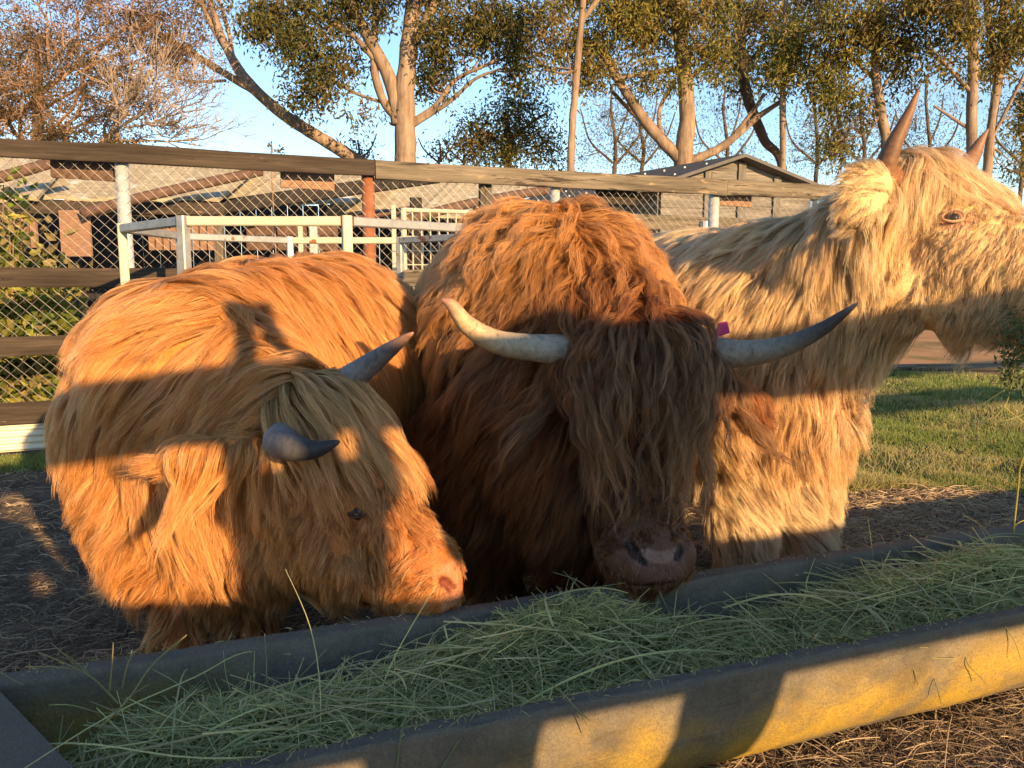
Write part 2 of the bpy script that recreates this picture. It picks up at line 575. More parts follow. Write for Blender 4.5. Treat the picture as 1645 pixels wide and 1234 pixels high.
def build_trough():
    t = empty('feed_trough', T(0., .29, 0.))
    tag(t, 'long half-round concrete feed trough with yellow lichen, full of green hay', 'trough')
    W = .577
    prof = [(.0045, .3275), (.0012, .3235), (0, .318), (0, .30), (0, .25), (.006, .20), (.022, .145), (.05, .095), (.09, .052), (.145, .02), (.21, .004), (.29, 0)]
    outer = prof + [(W - p, z) for p, z in prof[::-1][1:]]
    inner = [(W - .009, .330), (W - .014, .3305), (W - .03, .331), (W - .050, .3305), (W - .056, .329), (W - .062, .318), (W - .066, .26), (W - .09, .17), (W - .15, .10), (.29, .08), (.15, .10), (.085, .17), (.056, .26), (.05, .318), (.044, .329), (.038, .3303), (.022, .331), (.013, .3305), (.008, .330)]
    ring = np.array(outer + inner)
    n = len(ring)
    ns = 420
    t01 = np.linspace(0, 1, ns)
    vs = []
    for tt in t01:
        q, z = ring[:, 0].copy(), ring[:, 1].copy()
        s0 = end_s(q) - .02
        s = s0 + (4.6 - s0) * tt
        ww = wob(s * 1.0, q * 3 + z * 3, 6, 11) * .004 + wob(s, q * 5 + z * 5, 30, 12) * .0022 - .012 * np.clip(wob(s, q * 9, 22, 14) - .5, 0, 1) * (z > .3)
        z = z + ww + (-np.abs(rng.normal(0, .0012, n)) * (z > .3))
        q = q + wob(s, z * 4, 8, 13) * .003 + wob(s, z * 30, 40, 15) * .0013
        vs.append(T(s, q, z))
    V = np.concatenate(vs)
    i = np.arange(ns - 1)[:, None] * n
    k = np.arange(n)[None]
    k2 = (k + 1) % n
    q = np.stack([i + k, i + k2, i + n + k2, i + n + k], -1).reshape(-1, 4)
    b = MB()
    b.add(V - np.array(t.location), q[:, ::-1])
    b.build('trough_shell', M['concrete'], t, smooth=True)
    # end wall: slab of the trough's own section, .13 thick
    b = MB()
    ol = np.array(outer)
    rows = []
    for j, off in enumerate((-.145, -.14, 0.0, .004)):
        sh = .006 if j in (0, 3) else 0
        qq = np.clip(ol[:, 0], sh, W - sh)
        zz = np.maximum(ol[:, 1] - sh, 0) * (1.012)
        rows.append(T(end_s(qq) + off, qq, zz))
    m = len(ol)
    V = np.concatenate(rows)
    q = []
    for j in range(3):
        for k in range(m):
            q.append([j*m + k, j*m + (k+1) % m, (j+1)*m + (k+1) % m, (j+1)*m + k])
    caps = []
    for j in (0, 3):
        c = np.array([V[j*m:(j+1)*m].mean(0)])
        V = np.concatenate([V, c])
        for k in range(m):
            f = [len(V) - 1, j*m + k, j*m + (k+1) % m]
            caps.append(f if j else f[::-1])
    b.add(V - np.array(t.location), q, caps)
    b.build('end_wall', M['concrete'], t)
    # the raised mould seam along the near flank
    s = np.linspace(-.1, 2.4, 60)
    b = MB()
    b.tube(T(s, np.full(60, .012) + .001 * np.sin(s * 9), .178 + .012 * np.sin(s * 1.7 + .5)) - np.array(t.location), .0028 + .001 * np.sin(s * 17), 5)
    o = b.build('mould_seam', M['concrete'], t)


build_trough()

# ------------------------------------------------------------------ plank fence with chain link
def fpt(u, v, off=0.0):
    """Point on the fence's plane (shifted OFF metres towards the camera) seen at pixel (u, v)."""
    a = P(u, v, 1.0)
    c = np.array([0, 0, CAM_H])
    dr = a - c
    t = ((FENCE_O + FN * off - c) @ FN) / (dr @ FN)
    return c + dr * t


def fpos(s, z, off=0.0):
    return FENCE_O + FT * s + FN * off + np.array([0, 0, z])


def fs(u):
    return (fpt(u, 450) - FENCE_O) @ FT


def build_fence():
    f = empty('paddock_fence', FENCE_O)
    tag(f, 'weathered plank and chain-link paddock fence running behind the cows', 'fence')
    L0 = FENCE_O
    S0, S1 = -2.2, 7.75
    def plank(sa, sb, za, zb, h, mat, off=.05, th=.04):
        b = MB()
        b.beam(fpos(sa, za, off) - L0, fpos(sb, zb, off) - L0, th, h, seg=14, wob=.0022)
        return b.build('plank', mat, f)
    zt = lambda u, v: fpt(u, v, .05)[2]
    ztop0, ztop1, ztop2 = zt(0, 219), zt(600, 257), zt(1300, 296)
    h0 = ztop0 - zt(0, 250)
    h1 = zt(900, 274) - zt(900, 301)
    sj = fs(604)
    sk = fs(1156)
    za = (ztop0 - ztop1) / (0 - sj)
    plank(S0, sj - .004, ztop0 - h0/2 + za * S0 * 0, ztop1 - h0/2, h0, M['timber_dark'])
    plank(sj + .004, sk - .004, ztop1 - h1/2 - .005, (ztop1 + ztop2)/2 - h1/2, h1, M['timber_grey'])
    plank(sk + .004, S1, (ztop1 + ztop2)/2 - h1/2 + .004, ztop2 - h1/2, h1, M['timber_grey'])
    for (va, vb) in ((430, 462), (541, 572), (646, 682)):
        za, zb = zt(20, va), zt(20, vb)
        plank(S0, sj - .3, (za+zb)/2, (za+zb)/2, za - zb, M['timber_dark'])
        plank(sj - .292, S1, (za+zb)/2, (za+zb)/2 - .01, za - zb, M['timber_grey'])
    # posts behind the wire
    zp = ztop0 - .08
    for u, mat, r in ((206, 'galv', .046), (596, 'rust', .05), (893, 'galv', .042), (1146, 'galv', .05)):
        s = fs(u)
        b = MB()
        b.tube([fpos(s, 0, -.03) - L0, fpos(s, zp - .02, -.03) - L0], r, 14)
        b.build('post', M[mat], f, smooth=True)
    for s in (-1.9, 7.6):
        b = MB()
        b.tube([fpos(s, 0, -.03) - L0, fpos(s, zp, -.03) - L0], .05, 14)
        b.build('post', M['galv'], f, smooth=True)
    b = MB()
    a, c = fpt(783, 295), fpt(783, 335)
    s = fs(783)
    b.beam(fpos(s, 0, -.045) - L0, fpos(s, zp - .02, -.045) - L0, .06, .1, up=FT)
    b.build('post', M['timber_grey'], f)
    # short packing boards hung under the top rail
    for (u0, u1, va, vb, mat) in ((91, 197, 257, 283, 'pipe'), (459, 545, 279, 299, 'timber_tan'), (964, 1028, 303, 324, 'timber_dark'), (1158, 1212, 311, 328, 'timber_tan')):
        a, c = fpt(u0, va), fpt(u1, va)
        zb = fpt(u0, vb)[2]
        zc = fpt(u0, va - 12)[2]
        b = MB()
        b.beam(fpos(fs(u0), (zc + zb)/2, -.10) - L0, fpos(fs(u1), (zc + zb)/2 - .01, -.10) - L0, .025, zc - zb)
        b.build('packing_board', M[mat], f)
    # corrugated sheet along the foot
    zb0, zb1 = .035, zt(20, 684)
    for k, (sa, sb) in enumerate(((S0, -.62), (-.60, .78), (.80, 2.2), (2.22, 3.6))):
        b = MB()
        n = 40
        zz = np.linspace(zb0, zb1, n)
        o = .012 * np.sign(np.sin(zz / (zb1 - zb0) * 2 * math.pi * 4.0)) * np.abs(np.sin(zz / (zb1 - zb0) * 2 * math.pi * 4.0)) ** .5 + .035
        rows = [np.stack([fpos(s_, z_, o_) - L0 for z_, o_ in zip(zz, o)]) for s_ in (sa, sb)] + [np.stack([fpos(s_, z_, o_ - .004) - L0 for z_, o_ in zip(zz, o)]) for s_ in (sb, sa)]
        V = np.concatenate(rows)
        q = []
        for r0, r1 in ((0, 1), (1, 2), (2, 3), (3, 0)):
            for i in range(n - 1):
                q.append([r0*n + i, r1*n + i, r1*n + i + 1, r0*n + i + 1])
        b.add(V, q)
        b.build('corrugated_sheet', M['sheet'], f)
    # chain link: two families of diagonal wires, kinked where they cross
    b = MB()
    pitch, z0, z1 = .078, .06, zp
    H = z1 - z0
    r = .0014
    for fam in (1, -1):
        for s in np.arange(S0 - H, S1 + H, pitch):
            a0, a1 = s, s + fam * H
            lo, hi = 0.0, 1.0
            for bound, sg in ((S0, 1), (S1, -1)):
                d0, d1 = sg * (a0 - bound), sg * (a1 - bound)
                if d0 < 0 and d1 < 0: lo = 2
                elif d0 < 0: lo = max(lo, d0 / (d0 - d1))
                elif d1 < 0: hi = min(hi, d0 / (d0 - d1))
            if lo >= hi - .02: continue
            tt = np.linspace(lo, hi, max(3, int((hi - lo) * H / .16)))
            ph = rng.uniform(0, 6)
            pts = np.stack([fpos(a0 + (a1 - a0) * x + .004 * math.sin(9 * x + ph), z0 + H * x, .010 + fam * .0025) for x in tt]) - L0
            b.tube(pts, r, 3, cap=False)
    o = b.build('chain_link', M['wire'], f)
    o['kind'] = 'stuff'


build_fence()


# ------------------------------------------------------------------ hay ring behind the orange cow
def build_hay_ring():
    zr = 1.5
    d0 = 3.85
    cu = (290 + 556) / 2
    A_, B_ = P(291, 350, d0), P(556, 346, d0 + .02)
    zr = (A_[2] + B_[2]) / 2
    e = np.linalg.norm((B_ - A_)[:2])
    Rc = e / (2 * math.sin(math.pi / 8))
    mid = (A_ + B_) / 2
    c = np.array([mid[0], mid[1] + Rc * math.cos(math.pi / 8), 0])
    f = empty('hay_ring', c)
    tag(f, 'eight-sided square-tube hay ring, partly cream, standing behind the orange cow', 'hay feeder')
    a0 = math.atan2(A_[1] - c[1], A_[0] - c[0])
    cor = [np.array([Rc * math.cos(a0 + k * math.pi / 4), Rc * math.sin(a0 + k * math.pi / 4), 0]) for k in range(8)]
    for k in range(8):
        a, b_ = cor[k], cor[(k + 1) % 8]
        cream = k in (0, 4)
        for z in (zr - .022, .62, .18):
            b = MB()
            dv = nrm(b_ - a) * .026
            b.beam(a + dv + [0, 0, z], b_ - dv + [0, 0, z], .044, .044)
            b.build('rail', M['cream' if cream else 'pen_steel'], f)
        b = MB()
        ax = nrm(a)
        b.beam(a + [0, 0, .0], a + [0, 0, zr + .004], .046, .046, up=ax)
        b.build('post', M['cream' if k in (1, 7) else 'pen_steel'], f)


build_hay_ring()


# ------------------------------------------------------------------ shelter beyond the fence
def build_shelter():
    sh = empty('low_shelter', P(300, 450, 9.0) * [1, 1, 0])
    tag(sh, 'low open shelter with faded pale roofing and rusty pipes beyond the chain link', 'shelter')
    L0 = np.array(sh.location)
    def panel(name, pts, th, mat, sub=None):
        a, b, c, d = [np.asarray(x, float) for x in pts]
        n = nrm(np.cross(b - a, d - a)) * th
        # corrugations follow the short way
        k = 40
        tt = np.linspace(0, 1, k)
        top = a[None] + (b - a)[None] * tt[:, None]
        bot = d[None] + (c - d)[None] * tt[:, None]
        wv = (np.sin(np.arange(k) * .5) * .010 + rng.normal(0, .004, k))[:, None] * nrm(n)[None]
        V = np.concatenate([top + wv, bot + wv, bot + wv - n, top + wv - n]) - L0
        q = []
        for r0, r1 in ((0, 1), (1, 2), (2, 3), (3, 0)):
            for i in range(k - 1):
                q.append([r0*k+i, r0*k+i+1, r1*k+i+1, r1*k+i])
        q += [[0, k, 2*k, 3*k], [k-1, 4*k-1, 3*k-1, 2*k-1]]
        m = MB().add(V, q)
        return m.build(name, mat, sh)
    # four lapped roof slopes, each a little farther and lower to the right
    panel('roof', [P(-160, 236, 9.6), P(120, 248, 9.9), P(60, 322, 8.2), P(-190, 330, 7.9)], .04, M['roof'])
    panel('roof', [P(20, 246, 10.2), P(420, 268, 10.8), P(352, 324, 9.1), P(0, 321, 8.5)], .04, M['roof'])
    panel('roof', [P(330, 262, 11.4), P(640, 282, 12.0), P(560, 330, 10.2), P(240, 326, 9.6)], .04, M['roof'])
    panel('roof', [P(560, 290, 12.4), P(860, 302, 13.2), P(800, 352, 11.2), P(520, 346, 10.9)], .04, M['roof'])
    def pipe(pts, r, mat='pipe'):
        b = MB()
        b.tube(smooth_path(pts, 10) - L0, r, 10)
        b.build('pipe', M[mat], sh, smooth=True)
    pipe([P(-60, 300, 7.7), P(30, 277, 7.9), P(120, 250, 8.2)], .055)
    pipe([P(130, 343, 8.0), P(250, 312, 8.4), P(420, 275, 9.0)], .055)
    pipe([P(620, 362, 9.6), P(760, 326, 10.0), P(900, 302, 10.6)], .06)
    pipe([P(560, 352, 10.6), P(660, 336, 10.9)], .045)
    b = MB()
    b.beam(P(250, 348, 9.3) - L0, P(705, 283, 10.0) - L0, .10, .16)
    b.build('beam', M['dark'], sh)
    b = MB()
    b.beam(P(-100, 333, 8.0) - L0, P(360, 336, 9.0) - L0, .08, .13)
    b.build('beam', M['timber_dark'], sh)
    for (u, d, top, mat, wd) in ((-40, 8.2, 330, 'timber_dark', .12), (118, 8.6, 333, 'timber_dark', .11), (350, 9.3, 338, 'timber_grey', .1), (482, 9.4, 360, 'cream', .05), (503, 9.6, 352, 'galv', .09), (668, 10.2, 318, 'dark', .14), (632, 9.4, 330, 'cream', .05)):
        b = MB()
        a = P(u, top, d)
        b.beam(a * [1, 1, 0] - L0, a - L0, wd, wd, up=(0, 1, 0))
        b.build('post', M[mat], sh)
    # back wall of dark boards
    a, c = P(-200, 450, 11.6) * [1, 1, 0], P(880, 450, 14.0) * [1, 1, 0]
    n = 42
    for k in range(n):
        p, q = a + (c - a) * k / n, a + (c - a) * (k + .97) / n
        b = MB()
        b.beam(p + [0, 0, 1.2] - L0, q + [0, 0, 1.2] - L0, .03 + .012 * (k % 2), 2.4 + rng.uniform(-.05, .05))
        b.build('plank', M['dark'], sh)
    # boards and bins under the roof
    def board(u0, u1, v0, v1, d, mat, n=1):
        for k in range(n):
            x0 = u0 + (u1 - u0) * k / n
            x1 = u0 + (u1 - u0) * (k + .94) / n
            a, c = P(x0, v0, d), P(x1, v1, d)
            b = MB()
            b.box((a + c) / 2 - L0, (abs(c[0] - a[0]), .03 + .01 * (k % 2), abs(a[2] - c[2])))
            b.build('board', M[mat], sh)
    board(8, 62, 352, 398, 8.0, 'timber_tan', 4)
    board(95, 152, 338, 412, 8.15, 'timber_tan')
    board(238, 345, 358, 402, 8.8, 'timber_tan', 9)
    board(396, 546, 356, 378, 10.2, 'pipe', 3)
    board(396, 546, 379, 402, 10.2, 'pipe', 3)
    return sh


build_shelter()


def build_gate():
    a, b_, c = P(648, 334, 8.4), P(760, 347, 8.7), None
    g = empty('wire_gate', a * [1, 1, 0])
    tag(g, 'cream tube gate filled with welded wire squares beyond the fence', 'gate')
    L0 = np.array(g.location)
    zt, zb = a[2], .35
    X = (b_ - a) * [1, 1, 0]
    Lg = np.linalg.norm(X)
    X /= Lg
    pt = lambda s, z: a * [1, 1, 0] + X * s + [0, 0, z] - L0
    for s in (0, Lg):
        b = MB(); b.tube([pt(s, 0), pt(s, zt)], .03, 8); b.build('post', M['cream'], g)
    for z in (zt - .02, zb):
        b = MB(); b.tube([pt(.03, z), pt(Lg - .03, z)], .022, 8); b.build('rail', M['cream'], g)
    for s in np.linspace(0, Lg, 9)[1:-1]:
        b = MB(); b.tube([pt(s, zb), pt(s, zt - .04)], .008, 5); b.build('bar', M['cream'], g)
    for z in np.linspace(zb, zt, 12)[1:-1]:
        b = MB(); b.tube([pt(.03, z), pt(Lg - .03, z)], .006, 5); b.build('wire', M['cream'], g)


build_gate()


def build_rail_fence():
    a, c = P(760, 352, 10.5), P(1420, 340, 13.5)
    g = empty('pale_rail_fence', a * [1, 1, 0])
    tag(g, 'pale board fence seen through the chain link between the brown and cream cows', 'fence')
    L0 = np.array(g.location)
    A0, C0 = a * [1, 1, 0], c * [1, 1, 0]
    for z in (2.02, 1.72, 1.2):
        b = MB(); b.beam(A0 + [0, 0, z] - L0, C0 + [0, 0, z] - L0, .05, .2, seg=8, wob=.003); b.build('plank', M['timber_grey'], g)
    for t in np.linspace(0, 1, 7):
        p = A0 + (C0 - A0) * t
        b = MB(); b.tube([p - L0 - [0, .08, 0], p + [0, -.08, 2.05] - L0], .07, 10); b.build('post', M['galv'], g)


build_rail_fence()


# ------------------------------------------------------------------ barn
def build_barn():
    d = 15.0
    ap, le, re = P(1185, 251, d), P(1062, 286, d), P(1302, 300, d + .6)
    g = empty('timber_barn', ap * [1, 1, 0])
    tag(g, 'small grey weatherboard barn with a low dark gabled roof behind the fence', 'barn')
    L0 = np.array(g.location)
    X = nrm((re - le) * [1, 1, 0])
    Wd = np.linalg.norm((re - le)[:2])
    ze = (le[2] + re[2]) / 2 - .05
    zr = ap[2]
    back = nrm(np.array([-.55, .85, 0]))
    Ln = 5.0
    A0 = le * [1, 1, 0]
    n = 15
    zs = np.linspace(0, zr, n + 1)
    for k in range(n):
        z0, z1 = zs[k], zs[k + 1] - .004
        def lim(z):
            if z <= ze: return 0, Wd
            f = (z - ze) / (zr - ze)
            return Wd / 2 * f, Wd - Wd / 2 * f
        (a0, b0), (a1, b1) = lim(z0), lim(min(z1, zr - .02))
        off = -nrm(np.cross(X, [0, 0, 1])) * 0
        nrm_f = np.cross(X, [0, 0, 1])
        V = []
        for th in (0.02, -.02):
            V += [A0 + X*a0 + [0, 0, z0] + nrm_f*(th + .012), A0 + X*b0 + [0, 0, z0] + nrm_f*(th + .012), A0 + X*b1 + [0, 0, z1] + nrm_f*th, A0 + X*a1 + [0, 0, z1] + nrm_f*th]
        gg = [rng.uniform(-9, 9, 3) * 0 + [x_, 0, z_] + np.array([k * 3.7, k * 1.3, 0]) for (x_, z_) in ((a0, 0), (b0, 0), (b1, .2), (a1, .2))] * 2
        b = MB().add(np.array(V) - L0, [[0, 1, 2, 3], [7, 6, 5, 4], [0, 4, 5, 1], [1, 5, 6, 2], [2, 6, 7, 3], [3, 7, 4, 0]], g=gg)
        b.build('plank', M['timber_barn'], g)
    for f in (.3, .52, .76):
        zz = ze + (zr - ze) * (1 - abs(f - .5) * 2) - .06
        p = A0 + X * Wd * f + np.cross(X, [0, 0, 1]) * .06
        b = MB(); b.beam(p - L0, p + [0, 0, zz] - L0, .14, .05, up=(0, 1, 0)); b.build('batten', M['timber_barn'], g)
    ov = np.cross(X, [0, 0, 1]) * .3
    rid = A0 + X * Wd / 2 + [0, 0, zr + .05]
    for sgn in (-1, 1):
        ev = A0 + X * (Wd / 2 + sgn * (Wd / 2 + .55)) + [0, 0, ze - .16]
        V = []
        for dz in (0, -.06):
            V += [rid + ov + [0, 0, dz], ev + ov + [0, 0, dz], ev + back * Ln + [0, 0, dz], rid + back * Ln + [0, 0, dz]]
        r_ = MB().add(np.array(V) - L0, [[0, 1, 2, 3], [7, 6, 5, 4], [0, 4, 5, 1], [1, 5, 6, 2], [2, 6, 7, 3], [3, 7, 4, 0]]).build('roof', M['barn_roof'], g)
        if sgn < 0:
            nn = nrm(np.cross(back, ev - rid))
            nn = nn if nn[2] > 0 else -nn
            sc = MB()
            for i in range(3):
                for j in range(9):
                    p = rid + (ev - rid) * (.25 + .3 * i) + back * Ln * (j + .4) / 9 + ov * .5
                    sc.box(p + nn * .02 - L0, (.03, .03, .03))
            s_ = sc.build('roof_screws', M['galv'], r_)
            s_['kind'] = 'stuff'
    for sgn in (0, 1):
        p0 = A0 + X * Wd * sgn + [0, 0, ze / 2]
        b = MB(); b.beam(p0 - L0 + back * .05, p0 + back * Ln - L0, .06, ze); b.build('side_wall', M['timber_barn'], g)


build_barn()


# ------------------------------------------------------------------ low pole along the far edge of the grass
b = MB()
pa, pb = P(1290, 604, 10.3), P(2300, 596, 10.6)
b.tube(smooth_path([pa * [1, 1, 0] + [0, 0, .07], (pa + pb) / 2 * [1, 1, 0] + [0, 0, .075], pb * [1, 1, 0] + [0, 0, .07]], 20), .05, 8)
tag(b.build('ground_pole', M['timber_grey'], smooth=True), 'long grey pole lying along the far edge of the grass', 'pole')

# ------------------------------------------------------------------ trees
def leaf_cloud(b, C, per, spread, ln, wd, droop, cols):
    """PER leaves round each centre in C; COLS a list of leaf colours, one picked per centre with jitter per leaf."""
    n = len(C)
    if n == 0: return
    p = np.repeat(C, per, 0) + rng.normal(0, 1, (n * per, 3)) * spread
    N = len(p)
    d = nrm(rng.normal(0, 1, (N, 3)) + np.array([0, 0, -droop]))
    sd = nrm(np.cross(d, rng.normal(0, 1, (N, 3))))
    nn = np.cross(d, sd)
    L = (ln * rng.uniform(.6, 1.3, N))[:, None]
    W = (wd * rng.uniform(.7, 1.2, N))[:, None]
    V = np.stack([p, p + d*L*.45 + sd*W + nn*W*.4, p + d*L - nn*L*.06, p + d*L*.45 - sd*W + nn*W*.4], 1).reshape(-1, 3)
    q = np.arange(N * 4).reshape(-1, 4)
    cols = np.array(cols)
    cc = np.repeat(cols[rng.integers(0, len(cols), n)], per, 0) * rng.uniform(.65, 1.35, (N, 1))
    b.add(V, q, None, np.repeat(cc, 4, 0))


def ell_points(u, v, ru, rv, d, n, flat=.9):
    """n points in an ellipsoid with clumping, centre at pixel (u, v), half axes in pixels at distance d."""
    c = P(u, v, d)
    x = rng.normal(0, 1, (n, 3))
    x = nrm(x) * rng.uniform(.1, 1, (n, 1)) ** .45
    m = d / FPX
    return c + x * np.array([ru * m, ru * m * flat, rv * m])


def tree(name, label, cat, d, limbs, blobs, bark, leafcols, per=46, spread=.23, ln=.155, wd=.026, droop=.9, group=None, twigr=.012, dens=1.0, ground=True, ridge=True):
    m = d / FPX
    base = P(limbs[0][0][0], 450, d) * [1, 1, 0]
    t = empty(name, base)
    tag(t, label, cat, group)
    samples = []
    for k, lb in enumerate(limbs):
        dd = 0 if k == 0 else rng.uniform(-1, 1) * .04 * d
        rows = []
        for i, it in enumerate(lb):
            u, v, r = it[:3]
            f = i / (len(lb) - 1)
            rows.append([*P(u, v, d + (dd * f if k else 0)), r * m * .82])
        if k == 0 and ground:
            a = np.array(rows[0])
            rows = [[a[0], a[1], -.05, a[3] * 1.25]] + rows
        sp = smooth_path(rows, 7 * len(rows))
        jit = np.stack([wob(sp[:, 2] * 2, sp[:, 0], 2, 20 + k) for _ in range(1)], -1) * .03
        sp[:, :2] += jit * min(1, .2 + d / 60)
        sp[:, 3] *= 1 + .07 * wob(sp[:, 2] * 3, sp[:, 0] * 3, 3, 30 + k)
        b = MB()
        b.tube(sp[:, :3] - base, np.maximum(sp[:, 3], .006), 10 if k == 0 else 7)
        b.build('trunk' if k == 0 else 'limb', M[bark], t, smooth=True)
        if k or len(limbs) == 1:
            samples.append(sp)
        else:
            samples.append(sp[len(sp) // 3:])
    S = np.concatenate(samples)
    lv, tw = MB(), MB()
    for (u, v, ru, rv, *o) in blobs:
        n = int((ru * rv) / 75 * dens * (o[0] if o else 1))
        C = ell_points(u, v, ru, rv, d + rng.uniform(-.02, .02) * d, n)
        # group the centres round a few branchlets
        nb = max(2, n // 9)
        hub = ell_points(u, v, ru * .8, rv * .8, d, nb)
        near = np.argmin(((C[:, None] - hub[None]) ** 2).sum(-1), 1)
        C = C * .55 + hub[near] * .45
        leaf_cloud(lv, C - base, per, spread * m / .0155, ln, wd, droop, leafcols)
        for j in range(nb):
            dist = ((S[:, :3] - hub[j]) ** 2).sum(-1)
            c0 = np.argsort(dist)[rng.integers(0, min(6, len(dist)))]
            a = S[c0, :3]
            midp = (a + hub[j]) / 2 + rng.normal(0, .12, 3) * np.linalg.norm(hub[j] - a) + [0, 0, -.06 * np.linalg.norm(hub[j] - a)]
            tw.tube(smooth_path([a, midp, hub[j]], 7) - base, np.linspace(min(S[c0, 3] * .5, .035), twigr * .6, 7), 4, cap=False)
            for c in C[near == j]:
                md = (hub[j] + c) / 2 + rng.normal(0, .06, 3)
                tw.tube(smooth_path([hub[j], md, c], 4) - base, np.linspace(twigr * .6, .004, 4), 3, cap=False)
    if lv.v:
        o = lv.build('crown', M['leaf'], t); o['kind'] = 'stuff'
    if tw.v:
        o = tw.build('twigs', M[bark], t); o['kind'] = 'stuff'
    return t


OL = [(0.136, 0.136, 0.033), (0.217, 0.190, 0.040), (0.299, 0.236, 0.054), (0.100, 0.112, 0.036), (0.236, 0.164, 0.064)]
DK = [(0.066, 0.085, 0.025), (0.105, 0.105, 0.031), (0.166, 0.140, 0.039), (0.229, 0.166, 0.056)]
OL2 = [(0.174, 0.174, 0.035), (0.270, 0.244, 0.049), (0.348, 0.278, 0.061), (0.122, 0.131, 0.038)]
BR = [(.12, .075, .035), (.16, .10, .05), (.08, .07, .03)]

tree('gum_tree', 'big gum tree with a thick pale trunk, a dark second stem and upswept limbs', 'tree', 20,
     [[(652, 262, 21), (650, 170, 19), (655, 90, 17), (665, 0, 14), (670, -90, 11)],
      [(652, 205, 9), (618, 165, 8), (602, 110, 8), (604, 30, 6), (598, -60, 5)],
      [(640, 200, 14), (626, 125, 13), (588, 55, 11), (560, 0, 9), (535, -60, 7)],
      [(602, 95, 6), (565, 55, 5), (522, 32, 4), (470, 8, 3)],
      [(655, 200, 6), (700, 170, 5), (732, 128, 4), (795, 98, 3)],
      [(658, 205, 5), (720, 165, 4), (762, 128, 3), (806, 110, 2)],
      [(664, 70, 10), (692, 18, 9), (720, -30, 8)],
      [(618, 166, 3), (572, 150, 3), (522, 122, 2)]],
     [(450, 55, 62, 55), (515, 95, 78, 55), (432, 15, 48, 34), (490, 148, 55, 32), (590, 25, 60, 42, .6), (545, 0, 90, 35), (720, 60, 72, 58), (785, 40, 70, 48), (705, 125, 60, 36, .7), (840, 62, 55, 52), (600, 185, 36, 16, .6), (660, -20, 130, 30), (825, 110, 40, 30, .7)],
     'bark', DK + OL[:1])
tree('gum_tree', 'gum tree leaning far to one side on a long bare slanting trunk', 'tree', 22,
     [[(690, 330, 14), (600, 274, 12.5), (525, 228, 12), (452, 182, 11.5), (395, 128, 10), (366, 80, 8), (342, 20, 6), (326, -50, 5)],
      [(420, 152, 8), (360, 118, 7), (300, 80, 6), (248, 50, 4)],
      [(398, 130, 7), (352, 62, 6), (318, -10, 5)],
      [(376, 100, 4), (366, 45, 4), (340, -30, 3)],
      [(364, 130, 3), (312, 131, 2.4), (266, 122, 2)],
      [(395, 128, 4), (440, 178, 3), (470, 200, 2)]],
     [(300, 70, 40, 26, .6), (350, 5, 45, 28, .6), (255, 45, 42, 28, .8), (300, 20, 40, 25, .6), (262, 100, 26, 20, .7)],
     'bark', BR + DK, per=24)
tree('evergreen_tree', 'dense dark rounded evergreen tree between two gum trees', 'tree', 24,
     [[(815, 285, 8), (815, 225, 7), (812, 180, 5)], [(815, 240, 4), (780, 215, 3), (760, 200, 2)], [(815, 230, 4), (850, 200, 3), (880, 180, 2)]],
     [(800, 205, 66, 52, 1.3), (850, 225, 52, 42, 1.3), (760, 240, 34, 32, 1.2), (842, 170, 52, 30, 1.2), (805, 255, 62, 18, 1.3), (880, 255, 30, 22)],
     'bark_dark', DK + OL2[:1], per=44, droop=.3, ln=.12, wd=.028)
tree('slender_gum_tree', 'slender straight gum tree like a bare pole with a hanging strip of bark', 'tree', 18.5,
     [[(917, 278, 7.5), (921, 190, 7), (928, 95, 7), (936, 0, 6), (940, -70, 5)],
      [(931, 38, 5), (958, 2, 5), (985, -40, 4)],
      [(906, -10, 1.6), (911, 70, 1.8), (919, 135, 1.5)]],
     [(930, -30, 60, 30), (880, 20, 40, 40, .5), (880, 120, 34, 25, .4)],
     'bark', OL)
tree('gum_tree', 'spreading gum tree forking low behind the barn into two curved limbs', 'tree', 21,
     [[(1098, 262, 18), (1104, 190, 15), (1098, 105, 14), (1090, 30, 12), (1085, -60, 10)],
      [(1092, 256, 12), (1044, 205, 11), (1008, 152, 9), (978, 102, 8), (955, 55, 5)],
      [(1075, 235, 5), (1020, 185, 4), (985, 148, 4)],
      [(1062, 222, 5), (1060, 175, 4), (1084, 132, 4)],
      [(1102, 262, 9), (1160, 236, 8), (1212, 192, 6), (1256, 162, 4)],
      [(1180, 215, 4), (1212, 175, 4), (1228, 150, 3)],
      [(1098, 110, 5), (1040, 118, 4), (985, 128, 3)],
      [(1104, 130, 5), (1150, 90, 4), (1180, 70, 3)]],
     [(1000, 55, 78, 58), (1052, 40, 60, 50), (1122, 55, 72, 60), (1085, 118, 52, 34, .5), (958, 112, 46, 40), (1030, 112, 48, 38, .6), (1090, -20, 160, 30), (1150, 110, 40, 30, .5), (900, 60, 55, 50, .9), (985, 0, 80, 36)],
     'bark', OL + OL2)
tree('gum_tree', 'dark-stemmed gum tree leaning over the barn roof', 'tree', 23,
     [[(1258, 282, 8), (1226, 222, 9), (1197, 140, 10), (1191, 60, 8), (1186, -40, 6)], [(1194, 110, 4), (1230, 70, 3), (1255, 40, 2)]],
     [(1200, 60, 70, 58), (1172, 125, 40, 30, .6), (1235, 10, 70, 40)],
     'bark_dark', OL)
tree('slender_gum_tree', 'thin straight pink-barked gum tree rising beside the barn gable', 'tree', 20.5,
     [[(1257, 285, 6), (1257, 185, 6), (1259, 90, 5), (1263, 0, 4), (1264, -60, 3)], [(1258, 130, 3), (1290, 95, 2.5), (1315, 70, 2)]],
     [(1262, 108, 58, 48), (1285, 55, 50, 40), (1240, 130, 40, 25, .7)],
     'bark', OL2)
